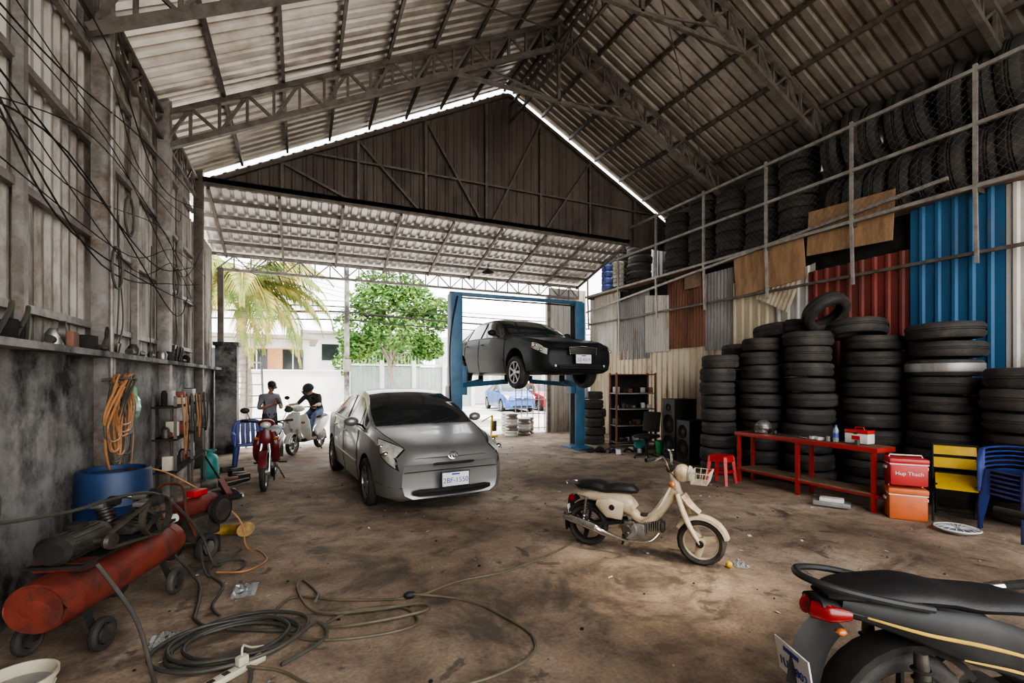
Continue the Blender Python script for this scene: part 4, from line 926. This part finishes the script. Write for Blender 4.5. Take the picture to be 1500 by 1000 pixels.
b.lathe([(.001,.03),(.08,.03),(.105,0)],(-.47,0,.73),(-1,0,0),'matte',20); b.box((-.3,0,.845),(.1,.08,.05),'matte',bev=.01)
for x,y in((.12,.07),(.12,-.07),(.34,0)):
    b.cyl((x,y,.66),(x,y*1.9,.86),.045,'grease',16)
    for k in range(6): b.lathe([(.045,-.004),(.066,0),(.045,.004)],(x,y*(1+.15*k),.71+.025*k),(0,y*.9,.2),'grease',16)
    b.box((x,y*2.0,.88),(.12,.10,.04),'alu',bev=.01); b.lathe([(.001,.05),(.04,.045),(.045,0)],(x+.0,y*2.0-.06,.90),(0,-1,.2),'matte',14)
b.box((.22,0,.69),(.28,.18,.13),'grease',bev=.03)
b.lathe([(.15,-.02),(.165,-.02),(.165,.02),(.15,.02)],(.16,-.19,.76),(0,1,0),'grease',32,closed=True)
for k in range(5):
    a=k*2*math.pi/5; b.beam((.16,-.19,.76),(.16+.15*math.cos(a),-.19,.76+.15*math.sin(a)),.02,'grease')
b.cyl((.16,-.21,.76),(.16,-.06,.76),.03,'matte',12); b.lathe([(.05,-.02),(.06,0),(.05,.02)],(-.3,-.19,.73),(0,1,0),'grease',20,capend=True); b.cyl((-.3,-.2,.73),(-.3,0,.73),.02,'grease',8)
b.beam((-.3,-.19,.785),(.16,-.19,.915),.02,'rubber'); b.beam((-.3,-.19,.675),(.16,-.19,.605),.02,'rubber')
b.tube(cr([(.2,.1,.9),(.4,.12,.85),(.48,.05,.7),(.45,0,.57)],5),.012,'alu',8); b.tube([(.55,-.02,.5),(.7,-.04,.6)],.012,'chrome',6); b.lathe([(.001,.02),(.035,.02),(.04,0)],(.5,-.12,.62),(0,-1,.3),'white',16)
for v in b.v: v.z=v.z if v.z<.22 else .22+(v.z-.22)*.84
b.obj('air_compressor',(-1.17,4.03,0),73)
b=B(); b.lathe([(.001,.0),(.24,0),(.26,.02),(.265,.28),(.275,.30),(.265,.32),(.265,.58),(.275,.6),(.265,.62),(.26,.86),(.25,.88),(.22,.88),(.22,.84),(.001,.84)],(0,0,0),(0,0,1),'barrel',32); b.cyl((.1,.05,.84),(.1,.05,.87),.04,'matte',12); b.obj('blue_barrel',(-1.46,5.10,0))
b=B(); b.box((0,0,.30),(.34,.24,.22),'grease',bev=.03); b.tube([(-.2,0,.48),(.2,0,.48)],[.085,.08],'tank',18); b.cyl((.2,0,.48),(.27,0,.48),.06,'matte',14)
for s in(1,-1): tyre(b,(-.08,s*.17,.13),(0,1,0),.125,.06,24); b.cyl((-.08,s*.14,.13),(-.08,s*.2,.13),.06,'alu',12)
b.tube(cr([(-.15,-.12,.25),(-.26,-.12,.5),(-.28,-.12,.7),(-.26,.0,.74),(-.28,.12,.7),(-.26,.12,.5),(-.15,.12,.25)],4),.011,'tank',8); b.lathe([(.10,-.015),(.13,-.015),(.13,.015),(.10,.015)],(.12,-.16,.42),(0,1,0),'matte',24,closed=True); b.cyl((.12,-.18,.42),(.12,-.1,.42),.10,'grease',20); b.box((.16,0,.08),(.05,.2,.16),'matte'); b.box((.0,0,.60),(.16,.12,.06),'redp',bev=.015)
b.obj('red_engine_pump',(-.88,5.17,0),60)
b=B()
for k in range(16):
    w=rnd(.10,.28); z0=rnd(1.52,1.68); l=rnd(.4,1.1); y=rnd(-.22,.22)
    b.tube(cr([(.02+.006*k,y-w*.3,z0),(.03,y-w,z0-l*.5),(.03,y-w*.5,z0-l*.95),(.05,y,z0-l),(.04,y+w*.6,z0-l*.9),(.03,y+w,z0-l*.45),(.02,y+w*.3,z0),(.02+.006*k,y,z0+.04)],5,True),.011,'orangeh' if k%3 else 'rubber',7,closed=True)
b.cyl((-.1,0,1.64),(.12,0,1.66),.015,'steel',8)
b.obj('hanging_orange_air_hose',(-1.58,5.55,0))
b=B()
for k in range(6):
    b.tube(cr([(0,0,1.7-.03*k),(.03,.2+.04*k,1.45-.1*k),(.04,.1,.95-.05*k),(.03,-.2-.03*k,1.3-.05*k),(.02,-.1,1.62)],5,True),.012,'rubber',7,closed=True)
b.cyl((-.15,0,1.68),(.05,0,1.7),.012,'steel',8); b.obj('hanging_black_hose',(-1.62,3.3,0))
b=B(); n=14;m_=10;vs=[];fs=[]
for i in range(m_+1):
    a=math.pi*i/m_
    for j in range(n): 
        q=2*math.pi*j/n; rr=math.sin(a)*(1+rnd(-.18,.18)); vs.append((.06*rr*math.cos(q),.085*rr*math.sin(q),.13*math.cos(a)))
for i in range(m_):
    for j in range(n): fs.append((i*n+j,i*n+(j+1)%n,(i+1)*n+(j+1)%n,(i+1)*n+j))
b.add(vs,fs,'bagg'); b.tube([(0,0,.12),(0,.01,.2),(-.04,.01,.26)],[.03,.02,.008],'bagg',8); b.obj('green_plastic_bag',(-1.62,6.25,1.35),ang=15)
b=B()
for i in range(34):
    y=rnd(-3.6,3.8); k=i%4
    if k==0: b.tube([(0,y,.04),(0,y+rnd(.1,.3),.04)],rnd(.02,.04),'grease',10)
    elif k==1: b.box((rnd(-.02,.02),y,.06),(.12,rnd(.1,.25),.12),random.choice(['grease','rust','matte']),(0,0,rnd(-15,15)),bev=.01)
    elif k==2: b.lathe([(.001,0),(.05,0),(.06,.08),(.03,.13),(.001,.135)],(0,y,0),(0,0,1),random.choice(['grease','alu','matte','greys']),14)
    else: b.tube(cr([(.04,y,.02),(.05,y+.1,.16),(.02,y+.2,.22),(-.03,y+.3,.02)],4),.014,random.choice(['grease','rubber']),6)
for y in(-2.2,-.9,.2,1.4): b.lathe([(.05,-.02),(.09,-.02),(.09,.02),(.05,.02)],(.03,y,.1),(1,.3,0),'grease',24,closed=True)
b.obj('spare_engine_parts',(XL+.09,5.6,1.905))
b=B()
for z in(.5,.9,1.3): b.box((0,0,z),(.26,2.0,.025),'matte')
for y in(-1,1,0):
    for x in(-.11,.11): b.box((x,y*.98,.72),(.03,.03,1.44),'steel')
for z in(.515,.915,1.315):
    y=-.9
    while y<.9:
        h=rnd(.06,.2); m=random.choice(['greys','ivory','grease','matte','tank','matte','greys','grease','matte']); w=rnd(.06,.13)
        if rnd(0,1)<.5: b.lathe([(.001,0),(w/2,0),(w/2,h*.8),(w/4,h),(.001,h+.002)],(rnd(-.04,.04),y,z),(0,0,1),m,14)
        else: b.box((rnd(-.04,.04),y,z+h/2),(.14,w,h),m,(0,0,rnd(-12,12)),bev=.006)
        y+=w+rnd(.03,.10)
for q in range(6):
    y=-.8+q*.3; l=rnd(.4,.8); b.tube(cr([(.14,y,1.45),(.16,y+.08,1.45-l*.7),(.15,y+.16,1.45-l),(.16,y+.22,1.45-l*.6),(.14,y+.26,1.42)],5),.011,'orangeh' if q in(0,3) else 'rubber',6)
b.obj('parts_shelf',(-1.52,8.0,0))
b=B(); b.lathe([(.001,0),(.12,0),(.13,.03),(.13,.32),(.10,.38),(.04,.41),(.035,.46),(.001,.465)],(0,0,0),(0,0,1),'teal',24); b.tube([(.09*math.cos(R(a)),.09*math.sin(R(a)),.43+.03) for a in range(0,360,30)],.01,'teal',6,closed=True); b.obj('gas_cylinder',(-1.38,9.25,0))
b=B()
for i in range(7):
    x=rnd(-.2,.25); y=-.5+i*.22
    b.box((x,y,.05),(.2,.13,.10),random.choice(['grease','tank','matte','grease']),(0,0,rnd(0,60)),bev=.015)
b.tube([(0,-.7,.06),(.35,-.35,.06)],.03,'grease',8); b.obj('floor_tools_pile',(-1.1,8.9,0))
b=B(); b.box((0,0,.05),(.3,.5,.05),'matte',bev=.01); b.beam((.0,-.2,.07),(.0,.25,.2),.07,'tank'); b.tube([(0,.25,.2),(-.1,.7,.5)],.015,'matte',6)
for s in(1,-1):
    for y in(-.2,.2): b.cyl((s*.13,y,.04),(s*.17,y,.04),.04,'alu',12)
b.obj('trolley_jack',(-.95,7.6,0),20)
b=B(); b.box((0,0,1.2),(.42,.42,2.4),'conc',bev=.015); b.box((0,0,2.43),(.5,.5,.08),'conc'); b.obj('gate_pillar',(-1.50,12.3,0))
b=B()
for s in(-1,1): b.beam((s*.2,0,0),(s*.16,.55,2.2),.05,'alu',.03)
for i in range(8): t=(i+.5)/8; b.beam((-.2*(1-.2*t),.55*t,2.2*t),(.2*(1-.2*t),.55*t,2.2*t),.03,'alu')
b.obj('aluminium_ladder',(-.98,12.85,0),8)
b=B(); b.tube(cr([(-.28,0,.06),(-.1,.02,.06),(.08,.0,.07),(.2,-.1,.08),(.24,-.2,.10)],5),[(.05,.05),(.06,.055),(.06,.055),(.07,.06),(.09,.07)],'duct',16)
b.lathe([(.085,0),(.09,.02),(.07,.03),(.05,.0)],(-.28,0,.09),(-1,0,0),'matte',16); b.obj('yellow_air_duct',(-.78,5.68,.01),10)
def hose(name,pts,r,m,n=8):
    b=B(); b.tube(cr([(p[0],p[1],(p[2] if len(p)>2 else r+.001)) for p in pts],n),r,m,8); return b.obj(name)
hose('air_hose',[(2.62,4.13),(2.1,3.86),(1.6,3.69),(1.15,3.66),(.75,3.54),(.28,3.71),(-.05,3.9),(-.16,3.62),(0,3.27),(.36,3.12),(.71,3.14),(.66,3.42),(.35,3.5),(.15,3.36),(.4,3.24,.035),(.8,3.26,.03),(.78,3.38,.03),(.45,3.42,.03),(.1,3.55,.03),(-.02,3.98,.03),(.02,4.2),(.12,3.9),(.1,3.7,.04)],.010,'hose')
hose('power_cable',[(.75,3.54,.04),(1.11,3.34),(1.29,2.98),(1.35,2.68),(1.23,2.49),(.88,2.41),(.5,2.5),(.1,2.7),(-.1,2.95),(-.3,3.05,.03)],.009,'hose')
b=B(); b.sph((.75,3.54,.03),(.05,.03,.028),'black',12,8); b.obj('hose_coupling')
b=B()
pts=[]
for k in range(5*14):
    a=2*math.pi*k/14; r=.27+.06*math.sin(k*.31)+.012*(k//14); pts.append((-.36+r*math.cos(a)*1.15+.03*math.sin(k*.17),3.38+r*math.sin(a)*.85,.016+.006*(k//14)+.006*abs(math.sin(k))))
pts=[(-.95,4.7,.2),(-.74,4.45,.03),(-.68,4.1,.016),(-.6,3.7,.016)]+pts+[(.1,3.4,.03),(.15,3.2,.016),(-.1,3.0,.016)]
b.tube(cr(pts,3),.012,'rubber',8); b.obj('coiled_rubber_hose')
hose('black_air_line',[(-1.05,3.4,.6),(-.85,3.3,.3),(-.72,3.1,.04),(-.6,2.8),(-.4,2.72),(-.25,2.9),(-.3,3.2,.03)],.011,'rubber')
hose('black_air_line',[(-.80,4.88,.2),(-.7,4.6,.02),(-.5,4.62),(-.45,4.85),(-.60,4.95),(-.70,4.85),(-.7,4.65),(-.56,4.35),(-.58,4.0),(-.5,3.75,.03)],.010,'rubber')
hose('black_air_line',[(-1.66,2.9,1.5),(-1.5,3.1,1.0),(-1.3,3.6,.86),(-.98,4.2,.82),(-.78,4.65,.4),(-.66,4.8,.02),(-.52,5.2)],.011,'rubber')
hose('orange_air_line',[(-1.55,5.5,.8),(-1.2,5.55,.75),(-.60,5.45,.3),(-.48,5.25,.02),(-.36,5.1),(-.28,4.8),(-.42,4.55,.03),(-.64,4.62,.03)],.008,'orangeh')
b=B(); b.box((0,0,.02),(.36,.055,.036),'ivory',bev=.008)
for i in range(4): b.box((-.12+.08*i,0,.039),(.035,.03,.003),'black')
b.box((.05,.0,.065),(.06,.045,.05),'ivory',bev=.01); b.tube(cr([(.05,0,.09),(.07,.02,.13),(.16,.08,.06),(.25,.1,.02)],4),.006,'ivory',6); b.obj('power_strip',(-.34,3.02,0),38)
b=B()
for i in range(60):
    x=rnd(-.9,7.0);y=rnd(2.2,12.5)
    if i<12: x=rnd(2.2,5.8);y=rnd(2.0,5)
    s=rnd(.012,.032); a=rnd(0,6.28); h=rnd(.004,.014)
    P=[(x+s*math.cos(a+q)*rnd(.6,1.2),y+s*math.sin(a+q)*rnd(.6,1.2),.002+h*(q>2)) for q in(0,1.5,3.1,4.7)]
    b.add(P,[(0,1,2,3)],'paper')
b.obj('litter_scraps')
b=B()
for i in range(260):
    x=rnd(-.9,6.4);y=rnd(2.0,12); s=rnd(.005,.016); b.sph((x,y,s*.4),(s,s*rnd(.6,1),s*.6),random.choice(['conc','floor','matte','conc']),6,4)
b.obj('floor_pebbles')
b=B(); b.sph((0,0,.03),.03,'yellow',12,8); b.obj('yellow_ball',(3.42,2.98,0))
def crumple(name,loc,s):
    b=B(); n=9; vs=[(s*(i/(n-1)-.5)*1.4,s*(j/(n-1)-.5),abs(rnd(0,.035))*(1 if 0<i<n-1 and 0<j<n-1 else .2)+.002) for i in range(n) for j in range(n)]
    b.add(vs,[(i*n+j,(i+1)*n+j,(i+1)*n+j+1,i*n+j+1) for i in range(n-1) for j in range(n-1)],'bag'); return b.obj(name,loc,rnd(0,90),ang=10)
crumple('clear_plastic_bag',(-.40,4.2,0),.18); crumple('clear_plastic_bag',(-.80,3.62,0),.12); crumple('clear_plastic_bag',(3.55,2.98,0),.12)
hose('exhaust_pipe',[(4.75,1.72,.10),(5.2,1.5,.16),(5.6,1.3,.22)],.035,'matte')
b=B(); b.cyl((4.66,1.765,.09),(4.77,1.71,.105),.04,'chrome',16); b.obj('chrome_muffler_tip')
b=B(); b.box((0,0,.05),(.18,.4,.06),'greys',bev=.01); b.box((.0,.0,.10),(.14,.26,.04),'paper',bev=.006); b.obj('cardboard_pieces',(6.25,3.85,0),30)
b=B()
for k,(x,y) in enumerate(((0,0),(.45,.1),(.1,.5),(.75,.45))):
    for i in range(4-k%2): b.lathe([(.12,-.07),(.19,-.08),(.2,-.05),(.17,0),(.2,.05),(.19,.08),(.12,.07),(.05,.02),(.05,-.02)],(x,y,.08+.165*i),(0,0,1),'alu' if (i+k)%2 else 'white',22,closed=True)
b.obj('wheel_rim_stack',(5.6,12.5,0))
b=B()
for i in range(9): b.beam((-.75+i*.19,0,0),(-.75+i*.19,0,1.55),.025,'rail')
for z in(.1,.55,1.0,1.5): b.beam((-.78,0,z),(.8,0,z),.03,'rail')
b.obj('metal_gate',(6.95,13.4,0),-10)
b=B(); b.corr((7.1,yc+.1,0),(1,0,0),1.35,(0,0,1),4.5,(0,-1,0),'whites',.19,.03); b.obj('wall_front_return')
b=B(); b.cyl((0,0,0),(0,0,.05),.2,'yellow',16); b.cyl((0,0,.05),(.05,0,.6),.03,'yellow',10); b.tube([(.05,0,.6),(-.35,0,.45)],.02,'yellow',8); b.box((.1,0,.3),(.14,.14,.3),'grease',bev=.02); b.obj('yellow_grease_pump',(5.0,12.6,0),20)
b=B(); b.box((0,0,.12),(2.6,1.6,.24),'bwhite',bev=.02); b.box((0,0,.26),(2.7,1.7,.04),'bwhite'); b.obj('concrete_ramp',(5.3,16.3,-.03))
# ================================================================== STREET
def leaf_cluster(b,c,r,n,m,s=.14):
    for i in range(n):
        while 1:
            p=V((rnd(-1,1),rnd(-1,1),rnd(-1,1)))
            if .35<p.length<1: break
        q=V(c)+V((p.x*r[0],p.y*r[1],p.z*r[2])); a=V((rnd(-1,1),rnd(-1,1),rnd(-.6,.6))).normalized(); w=a.cross(V((rnd(-1,1),rnd(-1,1),rnd(-1,1)))).normalized()
        L=s*rnd(.7,1.3); b.add([q-a*L,q+w*L*.45,q+a*L,q-w*L*.45],[(0,1,2,3)],m)
b=B(); b.tube(cr([(0,0,0),(.08,0,1.2),(-.05,.1,2.3),(.1,0,3.6)],5),[.16,.12,.11,.07],'bark',10)
for a in range(7):
    t=a*.9; b.tube(cr([(0,.05,2.1+.1*a),(.7*math.cos(t),.7*math.sin(t),3.1+.1*a),(1.6*math.cos(t),1.3*math.sin(t),4.0+.1*a)],4),[.06,.04,.015],'bark',6)
for c,r in(((0,0,5.3),(1.9,1.6,1.2)),((-1.5,0,4.3),(1.4,1.3,1.2)),((1.6,.1,4.5),(1.3,1.3,1.2)),((.1,-.8,3.9),(1.7,1.0,.9)),((-.9,-.5,5.6),(1.3,1.1,1.0)),((1.1,-.3,5.7),(1.2,1.1,.9)),((1.9,-.2,3.3),(.9,.8,.7)),((-1.7,-.2,3.2),(.8,.8,.6)),((2.6,0,5.2),(1.0,.9,.9)),((0,0,6.6),(1.8,1.2,.8))): leaf_cluster(b,c,r,900,'leaf')
b.obj('street_tree',(4.3,24.9,0))
b=B()
for c,r in(((0,0,3.0),(2.3,1.2,1.6)),((3.0,0,3.6),(2.0,1.2,1.5))): leaf_cluster(b,c,r,1100,'leaf',.22)
for x in(0,3.0): b.cyl((x,0,0),(x,0,2.8),.12,'bark',8)
b.obj('background_trees',(4.4,37.2,0))
b=B(); b.tube(cr([(0,0,0),(.1,0,1.5),(-.05,0,3.2),(.05,0,4.7)],6),[.24,.17,.15,.14],'bark',12)
for k in range(24): b.lathe([(.165,-.02),(.185,0),(.165,.02)],(.05*math.sin(k*.3),0,.2+.19*k),(0,0,1),'bark',12)
for k in range(26):
    a=k*2.399; el=.75-1.1*((k%6)/5.); Lf=rnd(3.0,3.9); P=[]; hd=V((math.cos(a),math.sin(a),0)); p=V((0,0,4.7)); 
    for i in range(14):
        P.append(p.copy()); e=el+.25-i*.155; e=max(e,-1.35); p=p+(hd*math.cos(e)+V((0,0,math.sin(e))))*Lf/13
    b.tube(P,[.04,.025,.008],'palm',5); sd=hd.cross(V((0,0,1)))
    for i in range(1,len(P)-1):
        for f in(0,.2,.4,.6,.8):
            q=P[i].lerp(P[i+1],f); l=(.8*math.sin(math.pi*min(1,(i+f)/13+.12))+.12)*rnd(.85,1.1)
            t=(P[i+1]-P[i]).normalized()
            for s in(1,-1):
                m1=q+sd*s*l*.42+t*l*.22+V((0,0,-l*.12)); e=q+sd*s*l*.68+t*l*.45+V((0,0,-l*.62)); b.add([q,m1-t*.035,e,m1+t*.035],[(0,1,2,3)],'palm')
for k in range(6): b.sph((.2*math.cos(k),.2*math.sin(k),4.5),(.11,.11,.13),'leaf',10,6)
b.obj('coconut_palm',(-1.7,17.6,0))
b=B()
b.box((-5.5,27.2,1.0),(15,.2,2.1),'bwhite'); b.box((-5.5,27.15,2.1),(15,.3,.08),'bwhite'); b.obj('street_boundary_wall')
b=B(); b.box((-4.5,34,2.0),(10,6,4),'bwhite'); b.box((-4.5,33.6,4.1),(11,7,.2),'broof'); b.box((-2.2,30.95,2.7),(4.2,.1,1.5),'borange')
for i in range(5): b.box((-8+i*1.9,30.90,2.8),(1.1,.06,1.2),'glass'); b.box((-8+i*1.9,30.86,2.8),(.06,.08,1.2),'bwhite')
b.obj('orange_fronted_building')
b=B(); b.corr((2.4,27.3,0),(1,0,0),7.2,(0,0,1),2.35,(0,-1,0),'bgreen',.25,.03)
for x in(2.4,4.2,6.0,7.8,9.6): b.box((x,27.25,1.35),(.22,.25,2.7),'bwhite')
b.box((6,27.3,2.45),(7.4,.12,.1),'bwhite')
for i in range(36): b.beam((2.5+i*.2,27.3,2.45),(2.5+i*.2,27.3,3.0),.03,'bgreen')
b.obj('street_gate_wall')
b=B(); b.box((16,33.5,2.4),(12,8,4.8),'bwhite'); b.box((16,28.7,3.6),(12.5,3,.15),'broof'); b.box((14,29.47,1.3),(3,.06,2.6),'bgreen'); b.box((18.5,29.47,1.3),(3,.06,2.6),'bgreen')
for i in range(5): b.box((10.8+i*2.6,27.4,1.8),(.18,.18,3.6),'bwhite')
b.obj('white_shophouse')
b=B(); b.box((5,43,2.6),(9,5,5.2),'bwhite'); b.box((5,42.5,5.3),(10,6.5,.2),'broof')
for i in range(3): b.box((2.2+i*2.6,40.47,3.8),(1.3,.06,1.3),'glass')
b.obj('white_house')
b=B(); b.tube([(1.75,20.5,0),(1.75,20.5,8.5)],[.11,.09],'conc',12); b.box((1.75,20.5,7.6),(1.4,.1,.1),'steel'); b.box((1.75,20.35,2.2),(.3,.25,.5),'greys',bev=.02); b.obj('utility_pole')
b=B()
for k,(z,sg) in enumerate(((5.1,.5),(4.85,.35),(4.65,.6),(4.55,.3),(4.3,.5))):
    P=[]
    for i in range(25):
        t=i/24; x=-16+34*t; q=(t*34/17.75)%1; P.append((x,21.9+.05*k,z-sg*4*q*(1-q)*.5))
    b.tube(P,.018+.012*(k%3),'matte',5)
for k in range(3): b.tube([(-1.5,12.95,4.3+.1*k),(1.75,21.8,5.2+.2*k)],.012,'matte',5)
b.obj('overhead_power_lines')
# ================================================================== LIGHT
w=bpy.data.worlds.new('sky_world'); C.scene.world=w; w.use_nodes=True
bg=w.node_tree.nodes['Background']; bg.inputs[0].default_value=(.97,.975,.985,1); bg.inputs[1].default_value=6.6
s=bpy.data.lights.new('sun','SUN'); s.energy=9; s.angle=R(7); s.color=(1,.89,.72); so=bpy.data.objects.new('sun',s); C.scene.collection.objects.link(so)
so.rotation_euler=V((-.1,.35,-1)).to_track_quat('-Z','Y').to_euler()
cam=bpy.data.cameras.new('camera'); co=bpy.data.objects.new('camera',cam); C.scene.collection.objects.link(co)
co.location=(0,0,1.65); co.rotation_euler=(R(90),0,R(-24.2)); cam.lens=690/1500*36; cam.shift_y=55/1500; cam.clip_end=300
C.scene.camera=co
try:
    C.scene.view_settings.view_transform='AgX'; C.scene.view_settings.look='AgX - Medium High Contrast'
except Exception as e: print(e)
